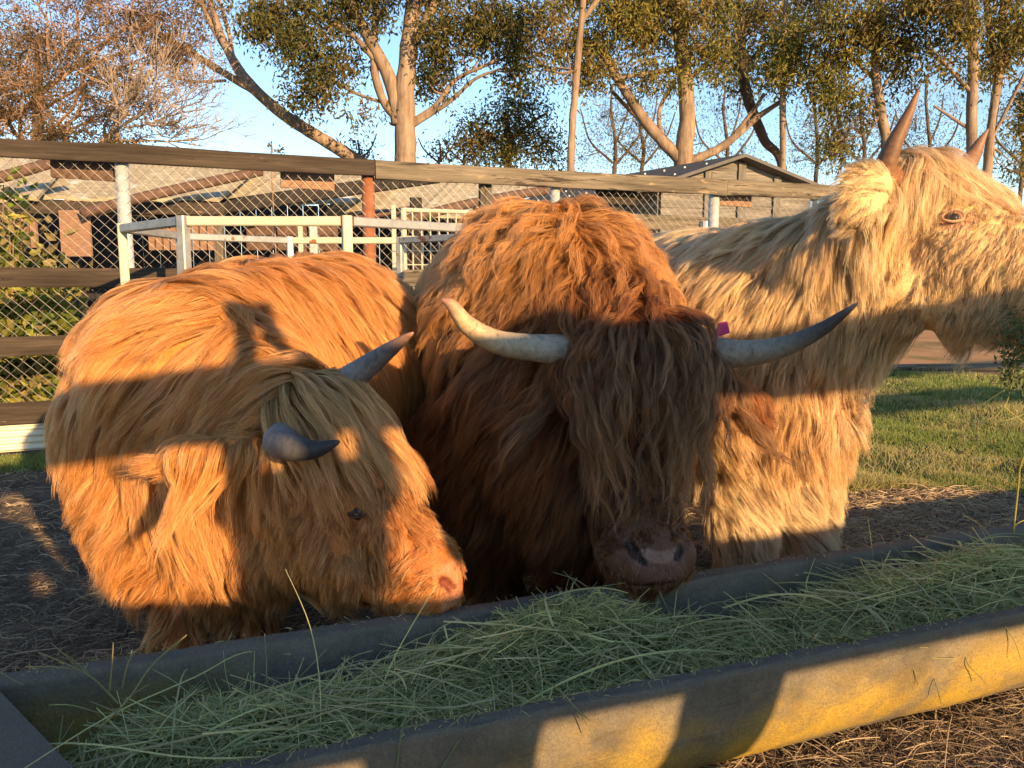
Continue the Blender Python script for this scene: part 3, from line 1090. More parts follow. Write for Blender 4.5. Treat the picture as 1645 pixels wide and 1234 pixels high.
tree('gum_tree', 'gum tree with a mottled trunk rising behind the cream cow\'s near horn', 'tree', 20,
     [[(1424, 262, 10), (1416, 185, 9), (1406, 100, 8), (1414, 20, 6), (1420, -60, 5)],
      [(1408, 130, 4), (1370, 95, 3), (1345, 60, 2)], [(1412, 150, 3.5), (1445, 100, 3), (1470, 60, 2)]],
     [(1360, 60, 72, 58), (1430, 48, 70, 58), (1335, 145, 50, 62, .9), (1352, 225, 60, 40, .5), (1450, 110, 40, 40, .6), (1400, -20, 140, 30), (1390, 170, 34, 40, .5)],
     'bark', OL2 + BR[:1])
tree('gum_tree', 'straight gum tree standing behind the cream cow\'s far horn', 'tree', 19,
     [[(1560, 305, 10), (1561, 190, 10), (1563, 90, 9), (1560, 0, 8), (1556, -60, 7)],
      [(1562, 150, 4), (1520, 105, 3), (1490, 70, 2)], [(1561, 210, 3.4), (1530, 190, 3), (1500, 170, 2)]],
     [(1540, 48, 52, 46, .8), (1515, 108, 42, 26, .6), (1560, 120, 30, 20, .5), (1500, 0, 70, 34, .8)],
     'bark', OL)
tree('gum_tree', 'twin-stemmed gum tree at the far edge, its two trunks crossing high up', 'tree', 19.5,
     [[(1584, 305, 9), (1592, 210, 8), (1604, 120, 8), (1613, 0, 7), (1616, -60, 6)],
      [(1604, 120, 6), (1588, 40, 6), (1584, -40, 5)], [(1590, 230, 3.5), (1620, 170, 3), (1650, 110, 2.5)], [(1600, 150, 3), (1640, 40, 2.5), (1670, 0, 2)]],
     [(1602, 92, 46, 40, .8), (1645, 50, 50, 60, .8), (1645, 180, 42, 42, .7), (1600, -10, 90, 34, .8), (1640, 270, 40, 30, .6), (1700, 120, 60, 90, .6)],
     'bark', OL)
# farther trees that close the gaps
FARG = 'thin trees beyond the gum trees'
for (u, vt, lab) in ((985, 165, 'thin twiggy tree showing between the pole-like gum and the forking gum'),
                     (1030, 190, 'small sparse tree over the low end of the barn roof'),
                     (1165, 170, 'thin leafy tree between the forking gum and the barn gable'),
                     (1310, 150, 'thin sparse tree between the barn and the mottled gum'),
                     (1385, 170, 'sparse twiggy tree close beside the mottled gum trunk'),
                     (1490, 150, 'thin tree in the gap between the cream cow\'s horns'),
                     (1640, 200, 'thin tree with drooping twigs beyond the cream cow\'s forehead')):
    tree('thin_tree', lab, 'tree', 30 + rng.uniform(-2, 3),
         [[(u, 300, 4), (u + 4, 240, 3.5), (u - 3, vt + 10, 2.5), (u, vt - 30, 1.5)], [(u, 270, 2.5), (u + 40, 220, 1.8), (u + 55, 180, 1.2)], [(u, 262, 2.5), (u - 38, 225, 1.8), (u - 52, 175, 1.2)], [(u, 240, 2), (u + 20, 190, 1.6), (u + 26, 150, 1)]],
         [(u, 180, 55, 50, .42), (u + 30, 235, 50, 40, .42), (u - 35, 240, 46, 40, .42)],
         'bark_dark', DK + OL, group=FARG, per=40, spread=.30, ln=.13, wd=.016, dens=1.7)
for (u, vt, lab) in ((575, 225, 'low grey-green sapling under the slanting trunk'), (705, 225, 'low wispy sapling beside the big gum trunk'), (745, 255, 'small bush at the foot of the dark evergreen')):
    tree('sapling', lab, 'tree', 24,
         [[(u, 285, 3), (u + 3, 250, 2.4), (u, vt, 1.5)], [(u, 262, 2), (u + 22, 235, 1.4), (u + 30, 215, 1)], [(u, 262, 2), (u - 24, 240, 1.4), (u - 34, 222, 1)]],
         [(u, 235, 40, 24, .45), (u + 10, 255, 40, 16, .5)], 'bark_dark', DK + BR[:1], per=20, spread=.16, group='saplings over the top rail')


def bare_tree(name, label, base_uv, d, seeds, bark, spread, n_lv, leafs=None, curl=.5, weep=.2):
    """A leafless tree: seeds (u0, v0, u1, v1, r_px) are the first limbs; each sprouts crooked twigs over n_lv generations."""
    m = d / FPX
    base = P(base_uv[0], 450, d) * [1, 1, 0]
    t = empty(name, base)
    tag(t, label, 'tree')
    tr = MB()
    q = P(*base_uv, d)
    tr.tube(np.array([base + [0, 0, -.05], (base + q) / 2 + [.05, 0, 0], q]) - base, np.array([.16, .12, .09]), 8)
    tr.build('trunk', M[bark], t, smooth=True)
    b = MB()
    cur = []
    for (u0, v0, u1, v1, r) in seeds:
        cur.append((P(u0, v0, d), P(u1, v1, d + rng.uniform(-1.2, 1.2)), r * m))
    tips = []
    for lv in range(n_lv):
        nxt = []
        for (a, c, r) in cur:
            L = np.linalg.norm(c - a)
            k = 6
            mid1 = a + (c - a) * .35 + rng.normal(0, .09 * curl * 2, 3) * L
            mid2 = a + (c - a) * .7 + rng.normal(0, .09 * curl * 2, 3) * L
            pts = smooth_path([a, mid1, mid2, c], k)
            b.tube(pts - base, np.linspace(r, r * .55, k), 5 if lv == 0 else 3, cap=False)
            if lv == n_lv - 1: tips.append(c)
            nk = [6, 5, 4, 3, 2][lv]
            for j in range(nk):
                f = rng.uniform(.25, 1.0)
                o = pts[min(k - 1, int(f * (k - 1) + .5))]
                dr = nrm(nrm(c - a) * .8 + rng.normal(0, spread, 3) + [0, 0, .15 - weep * lv * .6])
                nxt.append((o, o + dr * L * rng.uniform(.36, .70), max(r * .52, .0045)))
        cur = nxt
    for k_ in [0]:
        o = b.build('twigs', M[bark], t)
        o['kind'] = 'stuff'
    if leafs:
        lb = MB()
        T_ = np.array(tips)
        T_ = T_[rng.random(len(T_)) < leafs[1]] - base
        leaf_cloud(lb, T_, 7, .07, .06, .014, .3, leafs[0])
        o = lb.build('crown', M['leaf'], t); o['kind'] = 'stuff'
    return t


tree('evergreen_tree', 'dark green pine-like tree behind the tangle of brown twigs', 'tree', 26,
     [[(60, 260, 9), (62, 150, 8), (60, 60, 5)], [(60, 140, 4), (20, 100, 3), (-20, 90, 2)], [(60, 150, 4), (120, 110, 3), (160, 90, 2)]],
     [(35, 70, 62, 42, 1.1), (110, 95, 66, 48, 1.0), (20, 140, 60, 40), (90, 165, 70, 40, .9), (160, 130, 50, 40, .7), (30, 205, 60, 26, .9), (-40, 100, 60, 70)],
     'bark_dark', DK, per=40, droop=.1, ln=.14, wd=.02)
bare_tree('bare_tree', 'leafless tree with a dense tangle of crooked brown twigs', (40, 235), 14,
          [(40, 235, -40, 120, 3.10), (40, 235, 60, 100, 3.10), (40, 230, 130, 120, 3.10), (50, 220, 180, 60, 3.10), (60, 180, 240, 90, 2.48), (60, 160, 120, 10, 2.48), (40, 200, -20, 50, 2.48), (100, 130, 210, 20, 2.48), (120, 120, 240, 40, 2.17), (40, 230, 10, 180, 2.48), (60, 225, 160, 190, 2.48), (80, 110, 40, -10, 2.48), (150, 60, 250, 70, 1.86), (30, 120, 100, 40, 1.86), (150, 100, 230, 160, 1.86)],
          'twig', .6, 5, leafs=(BR, .45), curl=.5, weep=.22)
bare_tree('bare_shrub', 'pale leafless shrub with fine fanned twigs against the blue sky', (170, 225), 13,
          [(170, 225, 250, 150, 2.4), (170, 225, 300, 190, 2.2), (175, 220, 230, 110, 2.2), (170, 228, 320, 222, 2), (172, 222, 205, 140, 2), (200, 205, 330, 175, 1.8)],
          'twig_pale', .36, 4, curl=.35, weep=-.05)
for (u, v, ru, rv, lab) in ((105, 222, 45, 20, 'low brown-green bush just over the top rail, its foliage sparse'), (190, 226, 40, 14, 'low rusty-brown bush over the top rail beside the pale shrub')):
    tree('low_bush', lab, 'bush', 12, [[(u, 246, 4), (u + 3, 228, 3), (u, 218, 2)]], [(u, v, ru, rv, 1.5), (u - 10, v + 10, ru, rv, 1.2)], 'twig', BR + DK[:1], per=36, ln=.05, wd=.012, spread=.16, droop=0)
tree('sapling', 'tiny green shoot tip poking over the dark top rail', 'plant', 7.2,
     [[(436, 262, 1.2), (437, 245, 1), (434, 233, .8)]], [(434, 237, 7, 6, 3), (450, 244, 10, 4, 3)], 'twig', [(.10, .13, .03), (.16, .16, .04)], per=14, ln=.03, wd=.008, spread=.05, droop=-.6)


# ------------------------------------------------------------------ broad-leaved bush behind the chain link
def build_bush():
    d = 6.35
    base = P(40, 450, d) * [1, 1, 0]
    t = empty('citrus_bush', base)
    tag(t, 'leafy yellow-green bush growing through the fence behind the chain link', 'bush')
    st, lv = MB(), MB()
    tips = []
    for k in range(60):
        u = rng.uniform(-70, 118)
        hi = 295 + max(0, (u - 35)) * 1.3 + rng.uniform(0, 250)
        a = P(u + rng.normal(0, 14), 720, d + rng.uniform(-.1, .3))
        a[2] = max(a[2], 0)
        c = P(u, hi, d + rng.uniform(-.35, .35))
        pts = smooth_path([a, (a + c) / 2 + rng.normal(0, .06, 3), c], 12)
        st.tube(pts - base, np.linspace(.012, .004, 12), 4, cap=False)
        for f in range(3, 12):
            tips.append(pts[f])
    o = st.build('stems', M['twig'], t); o['kind'] = 'stuff'
    leaf_cloud(lv, np.array(tips) - base, 8, .075, .105, .032, -.35, [(.16, .20, .03), (.26, .27, .04), (.36, .33, .06), (.10, .14, .025), (.38, .30, .11)])
    o = lv.build('leaves', M['leaf'], t); o['kind'] = 'stuff'


build_bush()


# ------------------------------------------------------------------ bodies: one smooth surface grown round tapered limbs
def sdf_grid(prims, cuts, vox, pad=.05, k=.06):
    pts = np.array([x for p in prims for x in ((p[0] - max(p[2], p[3])), (p[0] + max(p[2], p[3])), (p[1] - max(p[2], p[3])), (p[1] + max(p[2], p[3])))])
    lo, hi = pts.min(0) - pad, pts.max(0) + pad
    n = np.ceil((hi - lo) / vox).astype(int) + 1
    ax = [(lo[i] + np.arange(n[i]) * vox).astype(np.float32) for i in range(3)]
    G = np.full(n, 9.0, np.float32)
    for p in prims:
        a, b, ra, rb = p[:4]
        kk = p[4] if len(p) > 4 else k
        sq = p[5] if len(p) > 5 else None
        m = max(ra, rb) + .30
        l3, h3 = np.minimum(a, b) - m, np.maximum(a, b) + m
        sl = []
        for i in range(3):
            i0 = max(0, int((l3[i] - lo[i]) / vox)); i1 = min(n[i], int((h3[i] - lo[i]) / vox) + 2)
            sl.append(slice(i0, i1))
        X = ax[0][sl[0]][:, None, None] - np.float32(a[0])
        Y = ax[1][sl[1]][None, :, None] - np.float32(a[1])
        Z = ax[2][sl[2]][None, None, :] - np.float32(a[2])
        d = (b - a).astype(np.float32)
        L2 = float((d * d).sum()) + 1e-9
        h = np.clip((X * d[0] + Y * d[1] + Z * d[2]) / L2, 0, 1)
        dx, dy, dz = X - h * d[0], Y - h * d[1], Z - h * d[2]
        if sq is not None:                             # flattened along an axis
            axv, f = np.asarray(sq[0], np.float32), sq[1]
            pr = dx * axv[0] + dy * axv[1] + dz * axv[2]
            g = (1 / f - 1)
            dx, dy, dz = dx + pr * axv[0] * g, dy + pr * axv[1] * g, dz + pr * axv[2] * g
        D = np.sqrt(dx * dx + dy * dy + dz * dz) - (ra + (rb - ra) * h)
        s = G[sl[0], sl[1], sl[2]]
        hh = np.maximum(kk - np.abs(s - D), 0) / kk
        G[sl[0], sl[1], sl[2]] = np.minimum(s, D) - hh * hh * kk * .25
    return G, lo, vox


def carve(G, lo, vox, a, b, ra, rb, kk=.012):
    n = G.shape
    ax = [(lo[i] + np.arange(n[i]) * vox).astype(np.float32) for i in range(3)]
    X = ax[0][:, None, None] - np.float32(a[0]); Y = ax[1][None, :, None] - np.float32(a[1]); Z = ax[2][None, None, :] - np.float32(a[2])
    d = (b - a).astype(np.float32)
    h = np.clip((X * d[0] + Y * d[1] + Z * d[2]) / (float((d * d).sum()) + 1e-9), 0, 1)
    D = np.sqrt((X - h*d[0])**2 + (Y - h*d[1])**2 + (Z - h*d[2])**2) - (ra + (rb - ra) * h)
    hh = np.maximum(kk - np.abs(G + D), 0) / kk
    return np.maximum(G, -D) + hh * hh * kk * .25


def surface(G, lo, vox):
    """Surface nets over the zero level."""
    n = np.array(G.shape)
    ins = G < 0
    c = [ins[i:n[0]-1+i, j:n[1]-1+j, k:n[2]-1+k] for i in (0, 1) for j in (0, 1) for k in (0, 1)]
    cnt = sum(x.astype(np.int8) for x in c)
    act = (cnt > 0) & (cnt < 8)
    idx = np.argwhere(act)
    ID = np.full(n - 1, -1, int)
    ID[act] = np.arange(len(idx))
    val = {}
    for i in (0, 1):
        for j in (0, 1):
            for k in (0, 1):
                val[i, j, k] = G[idx[:, 0]+i, idx[:, 1]+j, idx[:, 2]+k]
    sm, ct = np.zeros((len(idx), 3)), np.zeros(len(idx))
    cs = [(i, j, k) for i in (0, 1) for j in (0, 1) for k in (0, 1)]
    for a in cs:
        for axis in range(3):
            if a[axis] == 0:
                b = tuple(1 if q == axis else a[q] for q in range(3))
                va, vb = val[a], val[b]
                x = (va < 0) != (vb < 0)
                t = np.where(x, va / np.where(va == vb, 1, va - vb), 0)
                pt = np.tile(np.array(a, float), (len(idx), 1))
                pt[:, axis] += t
                sm[x] += pt[x]
                ct[x] += 1
    V = lo + (idx + sm / ct[:, None]) * vox
    Q = []
    for axis in range(3):
        o = [1, 2, 0][axis], [2, 0, 1][axis]
        A = np.take(ins, range(n[axis] - 1), axis)
        B = np.take(ins, range(1, n[axis]), axis)
        e = np.argwhere(A != B)
        ok = (e[:, o[0]] > 0) & (e[:, o[1]] > 0) & (e[:, o[0]] < n[o[0]] - 1) & (e[:, o[1]] < n[o[1]] - 1)
        e = e[ok]
        fl = A[e[:, 0], e[:, 1], e[:, 2]]
        def cell(d0, d1):
            x = e.copy(); x[:, o[0]] -= d0; x[:, o[1]] -= d1
            return ID[x[:, 0], x[:, 1], x[:, 2]]
        q = np.stack([cell(1, 1), cell(0, 1), cell(0, 0), cell(1, 0)], -1)
        q[~fl] = q[~fl][:, ::-1]
        Q.append(q)
    return V, np.concatenate(Q)


class Field:
    def __init__(s, G, lo, vox):
        s.lo, s.vox, s.n = lo, vox, np.array(G.shape)
        g = np.gradient(G, vox)
        s.A = np.stack([G] + g, -1).astype(np.float32)

    def __call__(s, p):
        x = (p - s.lo) / s.vox
        x = np.clip(x, 0, s.n - 1.001)
        i = x.astype(int)
        f = (x - i).astype(np.float32)
        out = 0
        for a in (0, 1):
            for b in (0, 1):
                for c in (0, 1):
                    w = (f[:, 0] if a else 1 - f[:, 0]) * (f[:, 1] if b else 1 - f[:, 1]) * (f[:, 2] if c else 1 - f[:, 2])
                    out = out + s.A[i[:, 0]+a, i[:, 1]+b, i[:, 2]+c] * w[:, None]
        return out[:, 0], nrm(out[:, 1:])


def vnoise(p, s, seed):
    r = np.random.default_rng(seed)
    o = np.zeros(p.shape)
    for k in range(5):
        f = r.normal(0, 1, (3, 3)) * s * (1 + .6 * k)
        o += np.sin(p @ f + r.uniform(0, 6.28, 3)) / (1 + .6 * k)
    return o * .5


def sample_surface(V, Q, dens, keep):
    """Roots: area-weighted points on quads; KEEP(points) gives the chance that a root stays."""
    a, b, c, d = V[Q[:, 0]], V[Q[:, 1]], V[Q[:, 2]], V[Q[:, 3]]
    ar = np.linalg.norm(np.cross(c - a, d - b), axis=1) / 2
    n = int(ar.sum() * dens)
    f = rng.choice(len(Q), n, p=ar / ar.sum())
    u, v = rng.random((n, 1)), rng.random((n, 1))
    p = (a[f]*(1-u) + b[f]*u)*(1-v) + (d[f]*(1-u) + c[f]*u)*v
    return p[rng.random(n) < keep(p)]


def zone_w(p, z):
    a, b, r = z['a'], z.get('b', z['a']), z['r']
    d = b - a
    h = np.clip(((p - a) @ d) / ((d * d).sum() + 1e-9), 0, 1)
    D = np.linalg.norm(p - a - h[:, None] * d, axis=1)
    if z.get('hard'): return (D < r).astype(float)
    x = np.clip((1.3 - D / r) / .55, 0, 1)
    return x * x * (3 - 2 * x)


def groom(field, roots, base, zones, spine, back, K=11, seed=0, flow0=None):
    """Grow guide hairs that lie along the body: down the flanks away from the spine, with per-zone length, lift, wave and direction."""
    N = len(roots)
    d0, n0 = field(roots)
    p = roots - n0 * d0[:, None]
    par = {k: np.full(N, float(v)) for k, v in base.items()}
    fl = np.zeros((N, 3))
    fw = np.zeros(N)
    for z in zones:
        wz = zone_w(p, z)
        for k in par:
            if k in z: par[k] = par[k] * (1 - wz) + z[k] * wz
        if 'flow' in z:
            fl = fl * (1 - wz[:, None]) + np.asarray(z['flow'], float) * wz[:, None]
            fw = fw * (1 - wz) + z.get('fw', 1.0) * wz
        if 'from' in z:                               # away from a point
            v = nrm(p - np.asarray(z['from'], float)) + np.asarray(z.get('add', (0, 0, 0)), float)
            fl = fl * (1 - wz[:, None]) + v * wz[:, None]
            fw = fw * (1 - wz) + z.get('fw', 1.0) * wz
    par['len'] *= rng.uniform(.75, 1.2, N)
    step = (par['len'] / (K - 1))[:, None]
    layer = rng.uniform(.1, 1, N)
    out = [p]
    dr = None
    sp = np.asarray(spine, float)
    for i in range(K - 1):
        t = i / (K - 1)
        d, n = field(p)
        seg = []
        for a, b in zip(sp[:-1], sp[1:]):
            e = b - a
            h = np.clip(((p - a) @ e) / (e @ e), 0, 1)
            seg.append(a + h[:, None] * e)
        seg = np.stack(seg)
        dd = ((p[None] - seg) ** 2).sum(-1)
        ns = seg[dd.argmin(0), np.arange(N)]
        aw = (p - ns) * [1, 1, 0]
        aw = aw / (np.linalg.norm(aw, axis=1)[:, None] + .08)
        f = np.array([0, 0, -1.0]) * .95 + aw * .75 + np.asarray(back) * .35
        f = f * (1 - fw[:, None]) + fl * fw[:, None]
        f = f + vnoise(p, 3.2, seed) * par['mess'][:, None] + vnoise(p, 9, seed + 1) * par['mess'][:, None] * .7
        f = f - n * ((f * n).sum(1))[:, None] * .92
        f = nrm(f) + np.array([0, 0, -1.0]) * (par['grav'] * (.15 + .9 * t))[:, None] + n * (par['lift'] * (1 - t) ** 1.5)[:, None]
        f = nrm(f)
        dr = f if dr is None else nrm(dr * .55 + f * .45)
        p = p + dr * step
        d, n = field(p)
        off = par['fluff'] * layer * min(1, t * 2.5 + .1) + .002
        push = np.maximum(off - d, 0)
        p = p + n * push[:, None] * .8
        out.append(p)
    return np.stack(out, 1), par


def wave(G, amp, freq, seed):
    """Coherent crimp: sideways sinusoids growing towards the tip."""
    N, K, _ = G.shape
    r = np.random.default_rng(seed)
    t = np.linspace(0, 1, K)[None]
    tg = nrm(np.gradient(G, axis=1))
    a = nrm(np.cross(tg, nrm(r.normal(0, 1, (N, 1, 3)))))
    b = np.cross(tg, a)
    ph, ph2 = r.uniform(0, 6.28, (N, 1)), r.uniform(0, 6.28, (N, 1))
    L = np.linalg.norm(np.diff(G, axis=1), axis=-1).sum(1)[:, None]
    fr = freq * L * r.uniform(.7, 1.3, (N, 1))
    e = np.asarray(amp).reshape(-1, 1) * t ** .8
    return G + a * (e * (np.sin(6.28 * fr * t + ph) - np.sin(ph) * (1 - t)))[..., None] + b * (e * .7 * (np.sin(6.28 * fr * t * .8 + ph2) - np.sin(ph2) * (1 - t)))[..., None]


def children(G, mult, rad, clump, field=None, keep_len=None, seed=0, stray=.06):
    """MULT strands round every guide, spread at the root and drawn together at the tip."""
    N, K, _ = G.shape
    r = np.random.default_rng(seed)
    idx = np.repeat(np.arange(N), mult)
    t = np.linspace(0, 1, K)
    o = r.normal(0, 1, (len(idx), 3))
    o = nrm(o) * (r.random((len(idx), 1)) ** .5) * (np.asarray(rad)[idx][:, None] if np.ndim(rad) else rad)
    root = G[idx, 0] + o
    if field is not None:
        for _ in range(2):
            d, n = field(root)
            root = root - n * d[:, None]
        o = root - G[idx, 0]
    cl = np.clip((np.asarray(clump)[idx] if np.ndim(clump) else np.full(len(idx), clump)) + r.normal(0, .12, len(idx)), 0, 1)
    loose = r.random(len(idx)) < stray
    cl[loose] *= .2
    k = 1 - cl[:, None] * t[None] ** .75
    C = G[idx] + o[:, None] * k[..., None]
    f = r.uniform(.72, 1.06, len(idx))                 # uneven lengths
    s = t[None] * f[:, None] * (K - 1)
    i = np.minimum(s.astype(int), K - 2)
    fr = (s - i)[..., None]
    rows = np.arange(len(idx))[:, None]
    C = C[rows, i] * (1 - fr) + C[rows, i + 1] * fr
    C = C + (r.normal(0, .004, (len(idx), 3)))[:, None] * (t[None, :, None])
    return C, idx


def coat(name, field, guides, par, cols, parent, m2, m3, rad2, rad3, width, colfn=None, seed=0, cl2=.42, cl3=.8, w2=.35):
    """Two rounds of clumping, then the strands, coloured per lock."""
    g2, i2 = children(guides, m2, rad2, cl2 * par['clump'], field, seed=seed)
    g2 = wave(g2, (par['wave'][i2]) * w2, 6.0, seed + 5)
    p2 = {k: v[i2] for k, v in par.items()}
    g3, i3 = children(g2, m3, rad3, cl3 * p2['clump'], field, seed=seed + 9, stray=.1)
    r = np.random.default_rng(seed + 3)
    n1 = len(guides)
    c1 = r.normal(0, 1, n1)
    c2 = r.normal(0, 1, len(g2))
    b = 1 + .14 * c1[i2][i3] + .17 * c2[i3] + r.normal(0, .16, len(g3))
    b = np.clip(b, .45, 1.7)
    root = g3[:, 0]
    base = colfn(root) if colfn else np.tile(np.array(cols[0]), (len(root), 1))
    pale = np.clip(.5 + .45 * c2[i3], 0, 1)[:, None]
    C = base * b[:, None]
    C = C * (1 - .4 * pale) + np.array(cols[1]) * .4 * pale * b[:, None]
    C = np.clip(C, 0.003, .93)
    K = g3.shape[1]
    t = np.linspace(0, 1, K)
    rd = width * (1 - .75 * t ** 1.5)
    return curves_obj(name, g3, rd[None] * r.uniform(.7, 1.25, (len(g3), 1)), C, M['fur'], parent)


def horn_mesh(name, pts, r0, cols, parent, base, tipfine=.002, e=.62):
    p = smooth_path(pts, 110)
    t = np.linspace(0, 1, 110)
    r = r0 * (1 - t) ** e * (1 + (.016 * np.sin(t * 95) + .014 * np.sin(t * 41 + 1) + .01 * np.sin(t * 17)) * np.clip(1 - t * 1.4, 0, 1)) + tipfine
    r = r * (1 + .08 * np.exp(-(t / .06) ** 2))
    cc = np.stack([np.interp(t, [c[0] for c in cols], [c[1][k] for c in cols]) for k in range(3)], -1)
    b = MB()
    b.tube(p - base, r, 20, cc)
    return b.build(name, M['horn'], parent, smooth=True)


def ball(b, c, r, col, axes=None, n=14, sc=(1, 1, 1)):
    th = np.linspace(0, math.pi, n)[:, None]
    ph = np.linspace(0, 2 * math.pi, 2 * n, endpoint=False)[None]
    V = np.stack([np.sin(th) * np.cos(ph), np.sin(th) * np.sin(ph), np.cos(th) * np.ones_like(ph)], -1).reshape(-1, 3) * np.array(sc) * r
    if axes is not None: V = V @ np.array(axes)
    m = 2 * n
    i = np.arange(n - 1)[:, None] * m
    k = np.arange(m)[None]
    k2 = (k + 1) % m
    q = np.stack([i + k, i + m + k, i + m + k2, i + k2], -1).reshape(-1, 4)
    b.add(V + np.asarray(c), q, None, col)


CAMP = np.array([0, 0, CAM_H])


def make_cow(cfg):
    prims, base = cfg['prims'], cfg['base']
    G, lo, vox = sdf_grid(prims, [], cfg.get('vox', .0085), k=cfg.get('k', .08))
    F = Field(G, lo, vox)
    def hit(u, v, dp=0.0):                              # the near surface along one line of sight
        e = nrm(P(u, v, 1.0) - CAMP)
        tt = np.arange(1.2, 4.5, .004)
        pp = CAMP + e * tt[:, None]
        dd, _ = F(pp)
        k = np.argmax(dd < 0) if (dd < 0).any() else np.argmin(dd)
        return pp[k] + e * dp
    for (u0, v0, u1, v1, r0, r1, dp) in cfg.get('cutpx', []):
        G = carve(G, lo, vox, hit(u0, v0, dp), hit(u1, v1, dp), r0, r1)
    for k_ in ('skin', 'bare'):
        for z in cfg[k_]:
            if 'px' in z:
                z['a'], z['b'] = hit(*z['px'][:2]), hit(*z['px'][2:4])
    for e in cfg.get('eyes', []): e['p'] = hit(*e['px'])
    V, Q = surface(G, lo, vox)
    F = Field(G, lo, vox)
    root = empty(cfg['name'], base)
    tag(root, cfg['label'], 'cow')
    # hide, coloured by area
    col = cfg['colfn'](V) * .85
    for z in cfg['skin']:
        wz = np.clip(zone_w(V, z) * 1.6, 0, 1)[:, None]
        col = col * (1 - wz) + np.array(z['col']) * wz
    b = MB()
    b.add(V - base, Q, None, np.clip(col, 0, 1))
    b.build('body', M['skin'], root, smooth=True)
    bare = cfg['bare']
    def keep(p):
        d, n = F(p)
        v = nrm(CAMP - p)
        fc = (n * v).sum(1)
        k = np.clip((fc + .55) / .3, 0.0, 1)
        for z in bare: k = k * (1 - np.clip(zone_w(p, z) * 2.2, 0, 1))
        k = k * (p[:, 2] > .05)
        return k
    rt = sample_surface(V, Q, cfg.get('dens', 620), keep)
    g, par = groom(F, rt, cfg['hair'], cfg['zones'], cfg['spine'], cfg['back'], seed=cfg['seed'])
    g = wave(g, par['wave'], 4.0, cfg['seed'] + 2)
    # colour belongs to the root position, offset back to world space
    class FB:                                          # the field in the cow's own space
        def __call__(s, p): return F(p + base)
    o = coat('coat', FB(), g - base, par, cfg['cols'], root, cfg.get('m2', 13), cfg.get('m3', 8), .036, .0075, cfg.get('width', .00055),
             colfn=lambda p: cfg['colfn'](p + base), seed=cfg['seed'], w2=cfg.get('w2', .3), cl2=cfg.get('cl2', .36))
    for fr in cfg.get('tufts', []):
        zz = fr['zone']
        def keep2(p):
            d, n = F(p)
            return zone_w(p, zz) * (((n * nrm(CAMP - p)).sum(1)) > -.6)
        rt = sample_surface(V, Q, fr.get('dens', 2600), keep2)
        if len(rt) < 4: continue
        g, par = groom(F, rt, fr['hair'], fr.get('zones', []), cfg['spine'], (0, 0, 0), seed=cfg['seed'] + 50, K=14)
        g = wave(g, par['wave'], 4.0, cfg['seed'] + 52)
        coat(fr['name'], FB(), g - base, par, fr.get('cols', cfg['cols']), root, fr.get('m2', 5), fr.get('m3', 7), fr.get('r2', .018), .008, cfg.get('width', .0008),
             colfn=(lambda p: np.tile(np.array(fr['col']), (len(p), 1))) if 'col' in fr else (lambda p: cfg['colfn'](p + base)), seed=cfg['seed'] + 60, cl2=.75, cl3=.9, w2=cfg.get('w2', .3))
    for h in cfg['horns']:
        horn_mesh('horn', h['pts'], h['r'], h['cols'], root, base, e=h.get('e', .68))
    for e in cfg.get('eyes', []):
        d, n = F(np.array([e['p']]))
        c = e['p'] - n[0] * d[0] - n[0] * e['r'] * .45
        eb = MB()
        ball(eb, c - base, e['r'], e['col'])
        eye = eb.build('eye', M['eye'], root, smooth=True)
        pb = MB()
        look = nrm(n[0] + np.array(e.get('look', (0, 0, 0))))
        pf = e.get('pup', .62)
        ball(pb, c + look * e['r'] * (1.04 - pf * .62) * .94 - base, e['r'] * pf * .80, (.030, .027, .026))
        pb.build('pupil', M['eye'], eye, smooth=True)
        x = nrm(np.cross(n[0], np.array([0, 0, 1.])) + np.array(e.get('tilt', (0, 0, 0))))
        z = np.cross(x, n[0]); z = z if z[2] > 0 else -z
        for sg in (1, -1):                             # lids: two arched rolls that meet at the corners
            a = np.linspace(0, math.pi, 16)
            opn = (.72 if sg > 0 else .62) * e.get('open', 1)
            pt = c + n[0] * (e['r'] * (.75 + .28 * np.sin(a)))[:, None] + x[None] * (np.cos(a) * e['r'] * 1.25)[:, None] + z[None] * (sg * np.sin(a) * e['r'] * opn)[:, None]
            lb = MB()
            lb.tube(pt - base, e['r'] * (.10 + .10 * np.sin(a)), 8, np.array(e['lid']))
            lb.build('eyelid', M['skin'], eye, smooth=True)
            if sg > 0 and 'lash' in e:
                hb = MB()
                for i in range(2, 14):
                    for _ in range(3):
                        o = pt[i] + n[0] * e['r'] * .2
                        dv = n[0] * .7 + x * (math.cos(a[i]) * .5) - z * .55 + rng.normal(0, .14, 3)
                        hb.tube(smooth_path([o - base, o + nrm(dv) * .010 - base, o + nrm(dv - z * .5) * .021 - base], 5), np.linspace(.0006, .0002, 5), 3, np.array(e['lash']), cap=False)
                lo_ = hb.build('eyelashes', M['skin'], eye, smooth=True)
                lo_['kind'] = 'stuff'
    return root, F, V, Q


mm = NT('eye_gloss')
mm.b.inputs['Coat Weight'].default_value = .6
M['eye'] = mm.done(mm.attr('col'), .12, 0, .5)


def cap(a, b, ra, rb, *o): return (np.asarray(a, float), np.asarray(b, float), ra, rb, *o)


def leg(top, knee, foot, r0, r1, r2):
    top, knee = np.asarray(top, float), np.asarray(knee, float)
    foot = np.array([foot[0], foot[1], .02])
    fet = knee * .12 + foot * .88
    fet[2] = .13
    return [cap(top, knee, r0, r1), cap(knee, fet, r1 * .92, r2, .04), cap(fet, foot + [0, -.03, .01], r2, r2 * 1.12, .03)]


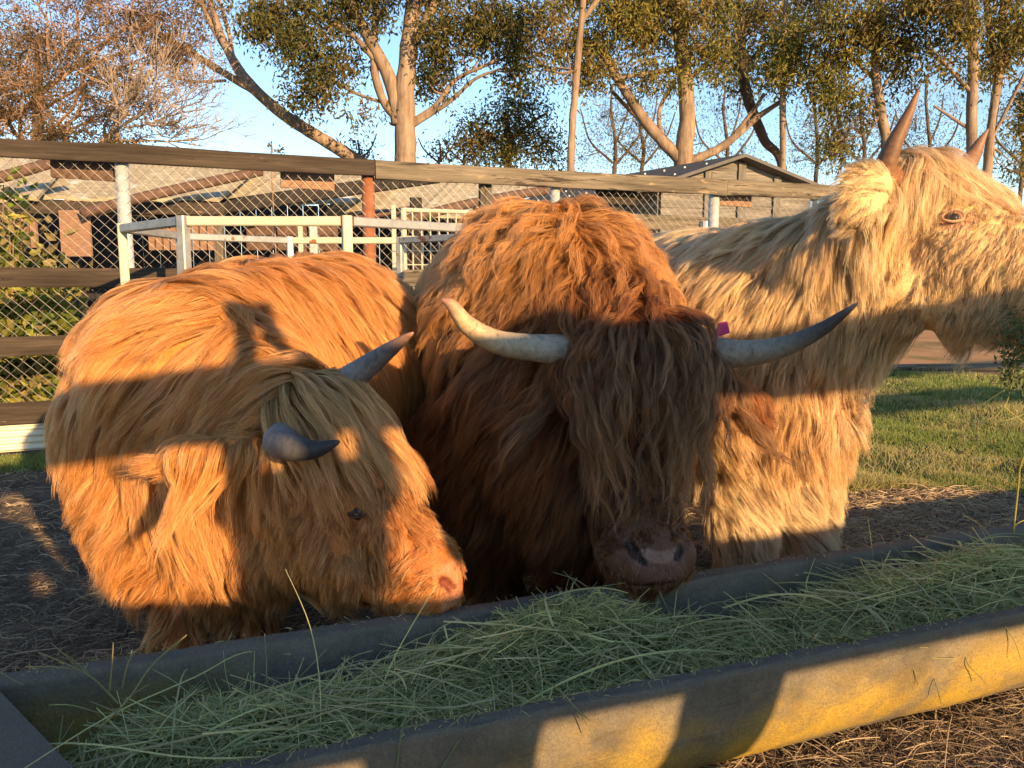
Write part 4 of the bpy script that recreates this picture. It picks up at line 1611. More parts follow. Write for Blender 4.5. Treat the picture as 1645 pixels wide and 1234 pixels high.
def g_noise(p, f, seed):
    r = np.random.default_rng(seed)
    o = 0
    for k in range(4):
        v = r.normal(0, 1, 3) * f * (1 + k * .8)
        o = o + np.sin(p @ v + r.uniform(0, 6)) / (1 + k * .7)
    return o * .45


HV = lambda d, **k: dict(d, **k)

# ---------- the orange cow: body going away from us, head swung low to the side over the trough
def orange_cow():
    S, Hh = P(312, 600, 2.72), P(520, 580, 3.12)
    S[2], Hh[2] = .86, .93
    poll, mid, muz = P(512, 672, 2.33), P(598, 800, 2.20), P(688, 930, 2.08)
    throat = P(420, 870, 2.42)
    chest = P(225, 730, 2.6)
    earb, eart = P(432, 712, 2.21), P(300, 726, 2.13)
    prims = [cap(S, Hh, .345, .335), cap(S + [0, .1, -.05], Hh + [0, .15, -.08], .33, .33), cap(Hh, Hh + [.06, .35, .02], .33, .27),
             cap(S + [-.02, 0, .12], Hh + [0, 0, .12], .20, .20),
             cap(P(205, 690, 2.62), P(238, 830, 2.58), .185, .155), cap(P(330, 700, 2.55), P(360, 880, 2.52), .22, .15),
             cap(P(330, 600, 2.6), P(470, 680, 2.40), .235, .165), cap(P(350, 780, 2.5), throat, .20, .12),
             cap(poll, mid, .128, .112, .06), cap(mid, muz, .112, .082, .05), cap(P(480, 800, 2.30), P(560, 880, 2.22), .135, .115, .06),
             cap(P(560, 890, 2.22), P(665, 960, 2.10), .105, .062, .05), cap(throat, P(560, 910, 2.24), .12, .09, .06),
             cap(P(694, 912, 2.085), P(703, 962, 2.08), .072, .066, .04),
             cap(earb, eart, .030, .040, .03, ((0, 0, 1), .8))]
    prims += leg(P(235, 800, 2.62), P(275, 940, 2.58), P(300, 1060, 2.55), .15, .085, .06)
    prims += leg(P(360, 850, 2.55), P(400, 960, 2.6), P(405, 1060, 2.6), .13, .08, .06)
    prims += leg(Hh + [-.2, .1, -.15], Hh + [-.22, .12, -.45], Hh + [-.22, .2, -.9], .16, .08, .06)
    prims += leg(Hh + [.2, .25, -.15], Hh + [.22, .25, -.45], Hh + [.22, .3, -.9], .16, .08, .06)
    cutpx = [(712, 934, 726, 942, .011, .009, .002), (722, 942, 730, 956, .008, .005, .002), (680, 990, 728, 980, .005, .005, .001)]
    wh = P(272, 440, 2.72)
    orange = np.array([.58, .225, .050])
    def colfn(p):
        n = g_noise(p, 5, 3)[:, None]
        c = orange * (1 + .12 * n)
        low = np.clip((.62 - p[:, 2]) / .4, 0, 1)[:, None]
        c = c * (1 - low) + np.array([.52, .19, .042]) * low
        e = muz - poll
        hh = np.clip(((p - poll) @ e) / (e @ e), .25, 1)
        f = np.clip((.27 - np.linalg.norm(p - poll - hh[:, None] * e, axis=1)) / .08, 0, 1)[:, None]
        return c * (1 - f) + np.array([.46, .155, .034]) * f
    zones = [
        dict(a=S + [0, 0, .3], b=Hh + [0, 0, .3], r=.42, len=.25, lift=.22, mess=.15, grav=.22, wave=.006, clump=.8),
        dict(a=P(330, 560, 2.5), b=P(450, 640, 2.42), r=.21, len=.27, lift=.35, mess=.34, wave=.014, clump=1.0, flow=(-.62, -.25, -.45), fw=.8),
        dict(a=P(150, 760, 2.55), b=P(240, 960, 2.55), r=.22, len=.15, lift=.45, mess=.45, wave=.012, grav=.7),
        dict(a=throat, b=P(360, 960, 2.5), r=.2, len=.10, lift=.5, mess=.4, flow=(-.3, -.1, -1), fw=.8),
        dict(a=P(450, 830, 2.25), b=P(600, 920, 2.12), r=.20, len=.060, lift=.16, mess=.22, wave=.003, grav=.4, fluff=.014, clump=.7, flow=(-.35, 0, -.85), fw=.95),
        dict(a=mid, b=muz, r=.15, len=.060, lift=.2, mess=.14, wave=.004, grav=.4, fluff=.012, clump=.75, flow=(.25, -.1, -.8), fw=.95),
        dict(a=muz, b=P(712, 945, 2.05), r=.11, len=.028, lift=.15, mess=.15, wave=.001, fluff=.004, clump=.4, flow=(-.6, 0, -.35), fw=.9),
        dict(a=P(574, 826, 2.1), r=.085, len=.03, fluff=.006, lift=.15, mess=.2, wave=.001, clump=.4, flow=(-.3, 0, -.9), fw=.9),
        dict(a=earb, b=eart, r=.075, len=.15, lift=.1, mess=.25, wave=.010, grav=.9, fluff=.01, clump=1.0, flow=(-.9, -.1, -.25), fw=.9),
    ]
    tuft = [dict(name='forelock', zone=dict(a=P(490, 640, 2.30), b=P(545, 650, 2.27), r=.10, hard=1), dens=2100,
                 col=(.60, .32, .11), hair=dict(len=.29, lift=.40, mess=.15, grav=.62, wave=.010, clump=1.0, fluff=.03),
                 zones=[dict(a=P(510, 650, 2.3), r=1.0, hard=1, **{'from': P(488, 615, 2.36)}, add=(.75, -.50, -.30), fw=1.0)]),
            dict(name='ear_fringe', zone=dict(a=earb, b=eart, r=.07, hard=1), dens=1500,
                 hair=dict(len=.25, lift=.1, mess=.2, grav=1.0, wave=.008, clump=1.0, fluff=.02),
                 zones=[dict(a=earb, r=1.0, hard=1, flow=(-.15, -.35, -.9), fw=1.0)])]
    dk, pl = (.035, .032, .032), (.30, .27, .24)
    horns = [dict(pts=[P(458, 704, 2.22), P(452, 710, 2.13), P(470, 719, 2.04), P(507, 722, 2.02), P(546, 709, 2.03)], r=.054,
                  cols=[(0, pl), (.25, (.26, .24, .22)), (.45, (.10, .095, .095)), (.7, dk), (.93, dk), (1, (.12, .05, .03))]),
             dict(pts=[P(535, 628, 2.34), P(572, 602, 2.31), P(618, 568, 2.27), P(664, 534, 2.22)], r=.049,
                  cols=[(0, pl), (.3, (.22, .20, .18)), (.6, (.14, .12, .11)), (.75, (.12, .10, .09)), (.9, (.32, .17, .10)), (1, (.36, .18, .11))])]
    return make_cow(dict(name='highland_cow', label='shaggy bright orange cow at the trough end, head turned sideways into the hay',
                         base=np.array([S[0], S[1], 0]), prims=prims, colfn=colfn, seed=100,
                         cols=(orange, (.76, .46, .19)),
                         hair=dict(len=.23, lift=.25, mess=.2, grav=.6, wave=.006, clump=.95, fluff=.045),
                         zones=zones, spine=[P(262, 430, 2.5), P(285, 440, 2.72), Hh + [0, 0, .4], Hh + [.05, .4, .3]], back=nrm(Hh - S),
                         cutpx=cutpx,
                         skin=[dict(px=(728, 925, 728, 965), r=.036, col=(.44, .175, .08)), dict(px=(713, 935, 727, 945), r=.014, col=(.16, .04, .02)), dict(px=(680, 989, 728, 980), r=.006, col=(.10, .03, .015))],
                         bare=[dict(px=(726, 930, 730, 960), r=.030), dict(px=(562, 826, 588, 826), r=.013)], tufts=tuft, horns=horns,
                         eyes=[dict(px=(574, 826), r=.019, col=(.03, .018, .012), lid=(.07, .028, .014), open=.45)]))


# ---------- the red-brown cow: facing us, head down under a heavy fringe
def brown_cow():
    S, Hh = P(880, 560, 2.95), P(800, 560, 3.9)
    S[2], Hh[2] = 1.0, .98
    poll, mid, muz = P(1022, 590, 2.42), P(1028, 740, 2.34), P(1040, 880, 2.23)
    earb, eart = P(1140, 610, 2.46), P(1205, 645, 2.47)
    earl = P(880, 620, 2.5)
    prims = [cap(S, Hh, .40, .37), cap(S + [0, 0, .18], Hh + [0, 0, .14], .29, .25), cap(S + [0, .1, -.18], Hh + [0, 0, -.12], .36, .34), cap(Hh, Hh + [-.05, .35, 0], .36, .27),
             cap(P(860, 640, 2.75), P(900, 800, 2.68), .30, .19), cap(P(920, 500, 2.78), poll + [0, .06, 0], .30, .175),
             cap(P(770, 720, 2.82), P(780, 840, 2.8), .19, .13), cap(P(950, 700, 2.8), P(945, 840, 2.8), .2, .13),
             cap(poll + [-.05, 0, 0], poll + [.07, 0, 0], .135, .135, .06), cap(poll, mid, .150, .118, .05), cap(mid, muz, .118, .092, .05),
             cap(P(1000, 892, 2.21), P(1080, 892, 2.21), .068, .068, .05), cap(P(1020, 922, 2.205), P(1070, 918, 2.205), .044, .042, .04),
             cap(P(1000, 800, 2.44), P(1030, 900, 2.30), .115, .06, .05), cap(P(1010, 925, 2.25), P(1048, 938, 2.215), .036, .030, .02),
             cap(earb, eart, .035, .044, .03), cap(P(905, 610, 2.46), P(845, 650, 2.46), .035, .04, .03)]
    prims += leg(P(785, 800, 2.86), P(790, 900, 2.85), P(792, 1000, 2.85), .13, .085, .065)
    prims += leg(P(935, 800, 2.88), P(928, 900, 2.88), P(925, 1000, 2.88), .13, .085, .065)
    prims += leg(Hh + [-.2, .05, -.15], Hh + [-.22, .05, -.5], Hh + [-.22, .1, -.9], .16, .08, .06)
    prims += leg(Hh + [.2, .1, -.15], Hh + [.22, .1, -.5], Hh + [.22, .15, -.9], .16, .08, .06)
    cutpx = [(1012, 874, 1020, 890, .009, .012, .002), (1020, 890, 1036, 906, .012, .006, .001), (1094, 880, 1088, 896, .007, .008, .001), (1008, 940, 1082, 936, .004, .004, 0)]
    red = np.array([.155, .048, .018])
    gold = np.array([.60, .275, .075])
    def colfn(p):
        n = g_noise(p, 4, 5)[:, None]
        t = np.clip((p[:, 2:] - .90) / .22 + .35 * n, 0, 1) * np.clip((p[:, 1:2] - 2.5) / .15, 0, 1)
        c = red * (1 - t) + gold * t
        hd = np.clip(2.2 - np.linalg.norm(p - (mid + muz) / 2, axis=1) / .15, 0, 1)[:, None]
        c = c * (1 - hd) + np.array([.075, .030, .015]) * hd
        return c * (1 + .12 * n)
    hum = P(905, 400, 2.9)
    zones = [
        dict(a=S + [0, -.05, .4], b=S + [-.05, .3, .42], r=.46, len=.24, lift=.35, mess=.45, grav=.4, wave=.026, clump=1.0),
        dict(a=P(900, 450, 2.7), b=P(960, 500, 2.6), r=.3, len=.24, lift=.35, mess=.5, grav=.4, wave=.026, clump=1.0),
        dict(a=P(790, 620, 2.7), b=P(820, 800, 2.7), r=.3, len=.24, lift=.2, mess=.25, wave=.012),
        dict(a=mid, b=muz, r=.19, len=.050, lift=.2, mess=.2, wave=.003, grav=.4, fluff=.010, clump=.7, flow=(-.1, -.1, -1), fw=.9),
        dict(a=P(1010, 880, 2.15), b=P(1080, 880, 2.15), r=.11, len=.014, lift=.2, mess=.2, wave=.001, fluff=.004, clump=.4),
        dict(a=earb, b=eart, r=.09, len=.12, lift=.1, mess=.35, wave=.014, grav=.9, fluff=.01, flow=(.8, -.1, -.4), fw=.9),
        dict(a=earl, b=P(850, 650, 2.46), r=.09, len=.15, lift=.2, mess=.3, wave=.01, grav=1.2, fluff=.01, flow=(-.7, -.2, -.4), fw=.9),
    ]
    tuft = [dict(name='forelock', zone=dict(a=P(945, 560, 2.40), b=P(1110, 560, 2.40), r=.115, hard=1), dens=1250, m3=11,
                 hair=dict(len=.40, lift=.30, mess=.20, grav=.75, wave=.022, clump=1.0, fluff=.03), col=(.175, .070, .025), cols=(red, (.42, .24, .10)),
                 zones=[dict(a=P(1022, 600, 2.4), r=1.0, hard=1, **{'from': P(1022, 470, 2.62)}, add=(0, -.75, -.35), fw=1.0)]),
            dict(name='ear_fringe', zone=dict(a=earb, b=eart, r=.07, hard=1), dens=1300, col=(.34, .10, .025),
                 hair=dict(len=.15, lift=.1, mess=.3, grav=.9, wave=.014, clump=1.0, fluff=.01),
                 zones=[dict(a=earb, r=1.0, hard=1, flow=(.4, -.2, -.85), fw=1.0)])]
    iv, gr, dk = (.42, .32, .19), (.22, .185, .14), (.055, .048, .043)
    horns = [dict(pts=[P(935, 562, 2.42), P(870, 560, 2.38), P(800, 550, 2.33), P(752, 523, 2.29), P(727, 492, 2.26), P(709, 481, 2.25)], r=.047,
                  cols=[(0, gr), (.2, (.36, .31, .23)), (.45, iv), (.7, (.46, .31, .17)), (.88, (.34, .19, .12)), (1, (.28, .14, .10))]),
             dict(pts=[P(1120, 562, 2.42), P(1190, 568, 2.37), P(1255, 558, 2.32), P(1318, 530, 2.27), P(1378, 487, 2.22)], r=.047,
                  cols=[(0, gr), (.25, (.30, .25, .18)), (.5, (.21, .18, .14)), (.78, dk), (.92, (.07, .055, .05)), (1, (.35, .20, .15))])]
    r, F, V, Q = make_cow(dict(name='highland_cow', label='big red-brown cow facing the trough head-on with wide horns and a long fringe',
                               base=np.array([S[0], S[1], 0]), prims=prims, colfn=colfn, seed=200, w2=.6,
                               cols=(red, (.46, .20, .06)),
                               hair=dict(len=.25, lift=.3, mess=.28, grav=.7, wave=.014, clump=.95, fluff=.05),
                               zones=zones, spine=[P(960, 500, 2.5), P(905, 380, 2.75), Hh + [0, 0, .45]], back=nrm(Hh - S) * .4,
                               cutpx=cutpx,
                               skin=[dict(px=(1005, 905, 1090, 905), r=.095, col=(.100, .048, .027)), dict(px=(1042, 914, 1078, 912), r=.040, col=(.125, .070, .055)), dict(px=(1036, 890, 1062, 897), r=.015, col=(.24, .15, .125)), dict(px=(1062, 897, 1088, 888), r=.014, col=(.22, .135, .11)), dict(px=(1012, 876, 1022, 892), r=.014, col=(.012, .008, .007)), dict(px=(1022, 892, 1034, 904), r=.010, col=(.012, .008, .007)), dict(px=(1094, 881, 1088, 896), r=.010, col=(.014, .009, .008)),
                                     dict(px=(1008, 940, 1082, 936), r=.005, col=(.012, .008, .007))],
                               bare=[dict(px=(1018, 894, 1084, 892), r=.044), dict(px=(1010, 925, 1085, 920), r=.035)], tufts=tuft, horns=horns,
                               eyes=[dict(px=(940, 728), r=.019, col=(.03, .018, .012), lid=(.09, .04, .028)), dict(px=(1112, 732), r=.019, col=(.03, .018, .012), lid=(.09, .04, .028))]))
    b = MB()
    t0 = P(1158, 540, 2.47)
    x = np.array([.028, 0, .010]); z = np.array([-.010, .0, .036])
    V = []
    for y in (0, .003):
        V += [t0 - x + [0, y, 0], t0 + x + [0, y, 0], t0 + x + z + [0, y, 0], t0 + x * .2 + z * 1.1 + [0, y, 0]]
    b.add(np.array(V) - np.array(r.location), [[0, 1, 2, 3], [7, 6, 5, 4], [0, 4, 5, 1], [1, 5, 6, 2], [2, 6, 7, 3], [3, 7, 4, 0]])
    b.build('ear_tag', M['plastic'], r)
    wb = MB()
    for _ in range(46):
        u, v = rng.uniform(985, 1095), rng.uniform(870, 935)
        e = nrm(P(u, v, 1.0) - CAMP)
        tt = np.arange(1.8, 2.6, .004)
        dd, nn = F(CAMP + e * tt[:, None])
        k = int(np.argmax(dd < 0))
        if k == 0: continue
        o = CAMP + e * tt[k] - nn[k] * .002
        dv = nn[k] + rng.normal(0, .35, 3) + [0, 0, -.5]
        L = rng.uniform(.015, .045)
        wb.tube(smooth_path([o, o + nrm(dv) * L * .5, o + nrm(dv + [0, 0, -.5]) * L], 5) - np.array(r.location), np.linspace(.00045, .0002, 5), 3, np.array((.30, .22, .17)), cap=False)
    wo = wb.build('whiskers', M['skin'], r); wo['kind'] = 'stuff'
    return r


# ---------- the cream cow: standing side-on, head up and turned along the trough
def cream_cow():
    S, Hh = P(1190, 560, 3.2), P(1085, 520, 4.15)
    S[2], Hh[2] = .98, 1.03
    poll, mid, muz = P(1462, 312, 2.74), P(1540, 400, 2.66), P(1705, 492, 2.50)
    earb, eart = P(1430, 312, 2.66), P(1352, 300, 2.52)
    prims = [cap(S, Hh, .37, .35), cap(S + [0, 0, .10], Hh + [0, 0, .08], .30, .29), cap(S + [0, 0, -.15], Hh + [0, 0, -.12], .35, .33), cap(Hh, Hh + [-.08, .35, 0], .33, .26),
             cap(P(1240, 500, 3.05), P(1275, 660, 2.98), .25, .20), cap(P(1240, 480, 3.08), P(1395, 400, 2.82), .25, .185),
             cap(P(1290, 560, 3.0), P(1420, 470, 2.78), .20, .14), cap(P(1270, 650, 3.0), P(1265, 760, 2.98), .17, .14),
             cap(poll, mid, .135, .135, .06), cap(P(1510, 330, 2.74), P(1560, 345, 2.72), .11, .10, .06), cap(mid, P(1722, 430, 2.50), .135, .105, .06), cap(mid, muz, .135, .115, .06), cap(P(1450, 460, 2.72), P(1560, 490, 2.64), .125, .105, .06),
             cap(P(1560, 500, 2.64), P(1715, 518, 2.52), .098, .085, .05), cap(muz, P(1740, 480, 2.48), .11, .10, .04),
             cap(earb, P(1400, 300, 2.54), .030, .055, .03, ((.3, .95, 0), .5)), cap(P(1390, 304, 2.52), P(1378, 336, 2.50), .078, .066, .03, ((.3, .95, 0), .42))]
    prims += leg(P(1195, 690, 3.0), P(1192, 840, 2.97), P(1190, 960, 2.96), .15, .10, .07)
    prims += leg(P(1290, 690, 3.08), P(1288, 820, 3.08), P(1288, 940, 3.08), .14, .095, .07)
    prims += leg(Hh + [-.18, .05, -.15], Hh + [-.2, .05, -.5], Hh + [-.2, .1, -1], .16, .08, .06)
    prims += leg(Hh + [.2, .1, -.15], Hh + [.22, .1, -.5], Hh + [.22, .15, -1], .16, .08, .06)
    cream = np.array([.77, .49, .215])
    def colfn(p):
        n = g_noise(p, 4, 8)[:, None]
        c = cream * (1 + .08 * n)
        t = np.clip(1 - np.linalg.norm((p - P(1260, 640, 2.9)) * [1, .7, .9], axis=1) / .36, 0, 1)[:, None] ** .7
        c = c * (1 - t) + np.array([.56, .25, .06]) * t
        low = np.clip((.55 - p[:, 2]) / .25, 0, 1)[:, None]
        return c * (1 - low) + np.array([.74, .52, .28]) * low
    fwd = nrm(muz - poll)
    zones = [
        dict(a=P(1150, 380, 3.2), b=P(1350, 340, 2.9), r=.30, len=.26, lift=.2, mess=.16, grav=.5, wave=.008, clump=.9),
        dict(a=P(1220, 480, 2.85), b=P(1300, 600, 2.8), r=.30, len=.17, lift=.4, mess=.5, wave=.014, clump=1.0),
        dict(a=P(1190, 760, 2.85), b=P(1300, 880, 2.9), r=.26, len=.13, lift=.6, mess=.6, wave=.010, grav=.4, clump=.55),
        dict(a=P(1380, 560, 2.85), b=P(1370, 700, 2.9), r=.12, len=.14, lift=.9, mess=.5, grav=.5, flow=(.6, -.1, -.7), fw=.7),
        dict(a=mid, b=muz, r=.24, len=.050, lift=.2, mess=.25, wave=.005, grav=.4, fluff=.012, clump=.8, flow=(-.35, 0, -.85), fw=.9),
        dict(a=P(1450, 470, 2.6), b=P(1690, 520, 2.48), r=.17, len=.065, lift=.3, mess=.4, wave=.008, grav=.7, fluff=.02, clump=.85, flow=(-.25, 0, -.9), fw=.9),
        dict(a=P(1533, 356, 2.53), r=.10, len=.020, lift=.2, fluff=.003, mess=.2, clump=.3),
        dict(a=P(1395, 304, 2.5), b=P(1378, 340, 2.48), r=.12, len=.045, lift=.35, mess=.35, wave=.006, grav=.3, fluff=.008, clump=.8, **{'from': P(1408, 312, 2.5)}, add=(-.2, 0, -.25), fw=.95),
    ]
    tuft = [dict(name='forelock', zone=dict(a=P(1475, 275, 2.72), b=P(1540, 285, 2.72), r=.10, hard=1), dens=1900,
                 hair=dict(len=.20, lift=.20, mess=.2, grav=.22, wave=.009, clump=1.0, fluff=.015),
                 zones=[dict(a=P(1500, 300, 2.7), r=1.0, hard=1, **{'from': P(1462, 235, 2.82)}, add=(.95, -.12, -.10), fw=1.0)]),
            dict(name='ear_fringe', zone=dict(a=P(1400, 350, 2.5), b=P(1380, 368, 2.5), r=.045, hard=1), dens=1500,
                 hair=dict(len=.13, lift=.2, mess=.3, grav=.9, wave=.012, clump=1.0, fluff=.01),
                 zones=[dict(a=earb, r=1.0, hard=1, flow=(.25, -.3, -.9), fw=1.0)])]
    c0, c1 = (.21, .105, .058), (.26, .14, .085)
    horns = [dict(pts=[P(1432, 292, 2.64), P(1422, 272, 2.60), P(1436, 232, 2.58), P(1458, 186, 2.57), P(1478, 139, 2.56)], r=.042,
                  e=.8, cols=[(0, (.26, .115, .04)), (.15, (.24, .105, .038)), (.4, (.13, .068, .035)), (.8, (.18, .085, .035)), (1, (.25, .12, .05))]),
             dict(pts=[P(1545, 275, 2.86), P(1563, 250, 2.88), P(1575, 228, 2.88), P(1588, 207, 2.88)], r=.034,
                  e=.85, cols=[(0, (.22, .11, .05)), (.5, (.20, .10, .05)), (1, (.27, .14, .07))])]
    r, F, V, Q = make_cow(dict(name='highland_cow', label='cream-coloured cow standing side-on, head raised, hay hanging from its mouth',
                               base=np.array([S[0], S[1], 0]), prims=prims, colfn=colfn, seed=300, cl2=.2, cutpx=[(1768, 446, 1776, 462, .012, .009, .003)],
                               cols=(cream, (.86, .64, .37)),
                               hair=dict(len=.21, lift=.25, mess=.20, grav=.7, wave=.006, clump=.95, fluff=.04),
                               zones=zones, spine=[P(1450, 240, 2.8), P(1340, 300, 2.88), P(1200, 360, 3.2), Hh + [0, 0, .45]], back=nrm(Hh - S) * .5,
                               skin=[dict(px=(1526, 353, 1546, 356), r=.028, col=(.58, .28, .15)), dict(a=P(1725, 500, 2.45), r=.07, col=(.55, .30, .22))],
                               bare=[dict(px=(1526, 352, 1542, 354), r=.024), dict(a=P(1735, 505, 2.44), r=.05)], tufts=tuft, horns=horns,
                               eyes=[dict(px=(1531, 351), r=.024, col=(.13, .115, .10), lid=(.60, .33, .18), look=(.12, -.1, -.05), pup=.80, open=1.2, lash=(.70, .52, .34))]))
    return r


orange_cow()
brown_cow()
cream_cow()


# ------------------------------------------------------------------ hay in the trough
def hay_z(s, q):
    base = .217 + .040 * wob(s * 1.0, q * 2, 4, 41) + .018 * wob(s, q, 12, 42)
    mound = .11 * np.exp(-((s - .24) / .24) ** 2 - ((q - .44) / .16) ** 2)
    m2 = .05 * np.exp(-((s + .45) / .30) ** 2 - ((q - .22) / .14) ** 2)
    m3 = .012 * np.exp(-((s - .62) / .3) ** 2 - ((q - .40) / .14) ** 2) + .06 * np.exp(-((s - 1.45) / .7) ** 2 - ((q - .33) / .16) ** 2)
    low = -.10 * np.exp(-((s + .95) / .10) ** 2) - .08 * np.exp(-((s + .30) / .25) ** 2 - ((q - .50) / .07) ** 2) - .06 * np.exp(-((s - .75) / .3) ** 2 - ((q - .49) / .06) ** 2)
    edge = -.03 * np.exp(-((q - .06) / .04) ** 2) - .03 * np.exp(-((q - .51) / .04) ** 2)
    return base + mound + m2 + m3 + low + edge


def stalks(n, s_rng, ln, rad, tilt, lift, cols, sag=.15, K=5, qpow=1.0, near_bias=1.6, seed=0):
    r = np.random.default_rng(seed)
    s = s_rng[0] + (s_rng[1] - s_rng[0]) * r.random(n) ** near_bias
    q = .075 + .43 * r.random(n)
    s = np.maximum(s, end_s(q) + .03)
    c = T(s, q, hay_z(s, q) + r.uniform(-.012, lift, n))
    a = r.uniform(0, 2 * math.pi, n)
    el = r.normal(0, tilt, n)
    d = np.stack([np.cos(a) * np.cos(el), np.sin(a) * np.cos(el), np.sin(el)], -1)
    L = ln * r.lognormal(0, .5, n)
    t = np.linspace(-.5, .5, K)
    bend = nrm(r.normal(0, 1, (n, 3))) * (L * r.uniform(0, sag, n))[:, None]
    p = c[:, None] + d[:, None] * (L[:, None] * t[None])[..., None] + bend[:, None] * ((1 - 4 * t ** 2))[None, :, None]
    kink = r.random(n) < .25
    p[kink, K//2+1:] += (nrm(r.normal(0, 1, (kink.sum(), 3))) * (L[kink] * .18)[:, None])[:, None] * np.linspace(.5, 1, K - K//2 - 1)[None, :, None]
    # keep them inside the trough's walls
    rel = p - TO
    qq = rel @ TN
    lim = np.clip(qq, .062, .512)
    inside = p[..., 2] < .335
    p = p + ((lim - qq) * inside)[..., None] * TN
    w_ = r.random(n)
    cols = np.array(cols)
    cc = cols[r.integers(0, len(cols), n)] * r.uniform(.7, 1.3, (n, 1))
    rr = (rad * r.lognormal(0, .35, n))[:, None] * np.array([.8, 1, 1, .9, .6][:K])[None]
    return p, rr, cc


def build_hay():
    h = empty('hay_heap', T(0.4, .29, .1))
    tag(h, 'heap of green hay with loose pale stalks filling the concrete trough', 'hay')
    L0 = np.array(h.location)
    ss = np.linspace(0, 1, 220)
    qv = np.linspace(.062, .512, 34)
    S0 = end_s(qv)[None] + .012
    S = S0 + (4.55 - S0) * ss[:, None] ** 1.2
    Qm = np.tile(qv, (220, 1))
    Z = hay_z(S, Qm) - .012 + rng.normal(0, .006, S.shape)
    V = T(S.ravel(), Qm.ravel(), Z.ravel()) - L0
    i = np.arange(219)[:, None] * 34 + np.arange(33)[None]
    q = np.stack([i, i + 34, i + 35, i + 1], -1).reshape(-1, 4)
    b = MB().add(V, q)
    m = noisy('packed_hay', [(.3, (.06, .075, .03)), (.6, (.13, .16, .065)), (.8, (.22, .25, .10))], 30, .95, .9, .02)
    b.build('packed_layer', m, h)
    gr = [(.42, .43, .17), (.54, .53, .20), (.33, .37, .155), (.62, .57, .24), (.46, .49, .20)]
    st = [(.42, .40, .19), (.50, .45, .22), (.36, .37, .17), (.56, .49, .27)]
    sets = [stalks(24000, (-1.2, 4.5), .048, .0007, .35, .030, gr, .25, seed=1),
            stalks(11000, (-1.2, 4.5), .10, .0008, .30, .038, gr + st[:1], .22, seed=2),
            stalks(3600, (-1.2, 4.5), .17, .0014, .17, .045, gr[3:] + st, .16, seed=3),
            stalks(380, (-1.15, 3.5), .25, .0014, .12, .055, st + gr[3:4], .14, seed=4)]
    p = np.concatenate([x[0] for x in sets]) - L0
    o = curves_obj('loose_stalks', p, np.concatenate([x[1] for x in sets]), np.concatenate([x[2] for x in sets]), M['stalk'], h)
    o['kind'] = 'stuff'
    # leaflets
    n = 34000
    s = -1.2 + 5.4 * rng.random(n) ** 1.6
    q = .08 + .425 * rng.random(n)
    s = np.maximum(s, end_s(q) + .03)
    C = T(s, q, hay_z(s, q) + rng.uniform(-.008, .02, n)) - L0
    lb = MB()
    leaf_cloud(lb, C, 1, .004, .013, .0035, .1, gr + [(.11, .14, .05)])
    n2 = 7000
    s2 = np.maximum(-1.2 + 5.4 * rng.random(n2) ** 1.6, -5)
    q2 = .08 + .425 * rng.random(n2)
    s2 = np.maximum(s2, end_s(q2) + .03)
    leaf_cloud(lb, T(s2, q2, hay_z(s2, q2) + rng.uniform(.0, .03, n2)) - L0, 1, .004, .020, .0055, .1, gr + st[:2])
    n = 1100
    s = -1.0 + 5.0 * rng.random(n) ** 1.5
    q = np.where(rng.random(n) < .7, rng.uniform(.006, .046, n), rng.uniform(.53, .572, n))
    C = T(np.maximum(s, end_s(q) + .02), q, .334 + .006 * rng.random(n)) - L0
    leaf_cloud(lb, C, 1, .002, .020, .0011, .1, gr + st)
    o = lb.build('leaf_bits', M['leaf'], h); o['kind'] = 'stuff'
    # single stalks that stand clear of the heap
    yel, grn = (.40, .36, .15), (.24, .27, .13)
    def single(pts, r, col, side=()):
        b = MB()
        pp = smooth_path(pts, 14)
        b.tube(pp - L0, np.linspace(r, r * .6, 14), 6, np.array(col))
        for (f, dpt) in side:
            a = pp[int(f * 13)]
            b.tube(np.array([a, a + (np.array(dpt) - a) * .5 + [0, 0, .004], dpt]) - L0, r * .6, 5, np.array(col))
        b.build('stalk', M['leaf'], h, smooth=True)
    single([P(160, 1170, 1.44), P(205, 1125, 1.47), P(245, 1068, 1.50), P(300, 1020, 1.52)], .0022, yel)
    single([P(176, 1110, 1.46), P(180, 1070, 1.47), P(182, 1032, 1.48)], .0019, yel)
    single([P(196, 1106, 1.50), P(208, 1060, 1.52), P(232, 1034, 1.54), P(258, 1010, 1.55)], .0019, yel, [(.75, P(243, 1050, 1.54))])
    single([P(190, 1130, 1.44), P(150, 1090, 1.48), P(110, 1068, 1.52), P(62, 1048, 1.56)], .0019, yel, [(.6, P(40, 1072, 1.55)), (.55, P(82, 1033, 1.54)), (.45, P(104, 1050, 1.53))])
    single([P(0, 1079, 1.66), P(20, 1092, 1.62), P(38, 1100, 1.6)], .0022, grn)
    single([P(428, 1104, 1.7), P(428, 1060, 1.72), P(425, 1018, 1.72)], .0020, (.30, .30, .16))
    single([P(622, 1035, 1.93), P(590, 1015, 1.96), P(552, 990, 1.99)], .0026, (.34, .31, .18))
    single([P(648, 1168, 1.45), P(643, 1190, 1.43), P(636, 1245, 1.42)], .0022, grn)
    single([P(766, 1142, 1.52), P(742, 1180, 1.48), P(706, 1240, 1.45)], .0028, grn)
    single([P(766, 1142, 1.52), P(700, 1160, 1.50), P(648, 1168, 1.46)], .0018, (.30, .30, .14))
    single([P(862, 1085, 1.62), P(900, 1110, 1.55), P(925, 1138, 1.535), P(950, 1160, 1.53)], .0020, (.36, .33, .16), [(.7, P(955, 1185, 1.53))])
    single([P(1050, 930, 2.2), P(1075, 985, 2.1), P(1100, 1040, 2.0)], .0026, (.26, .28, .14))
    single([P(1250, 975, 2.05), P(1290, 1020, 1.90), P(1330, 1060, 1.80)], .0022, (.24, .26, .13))
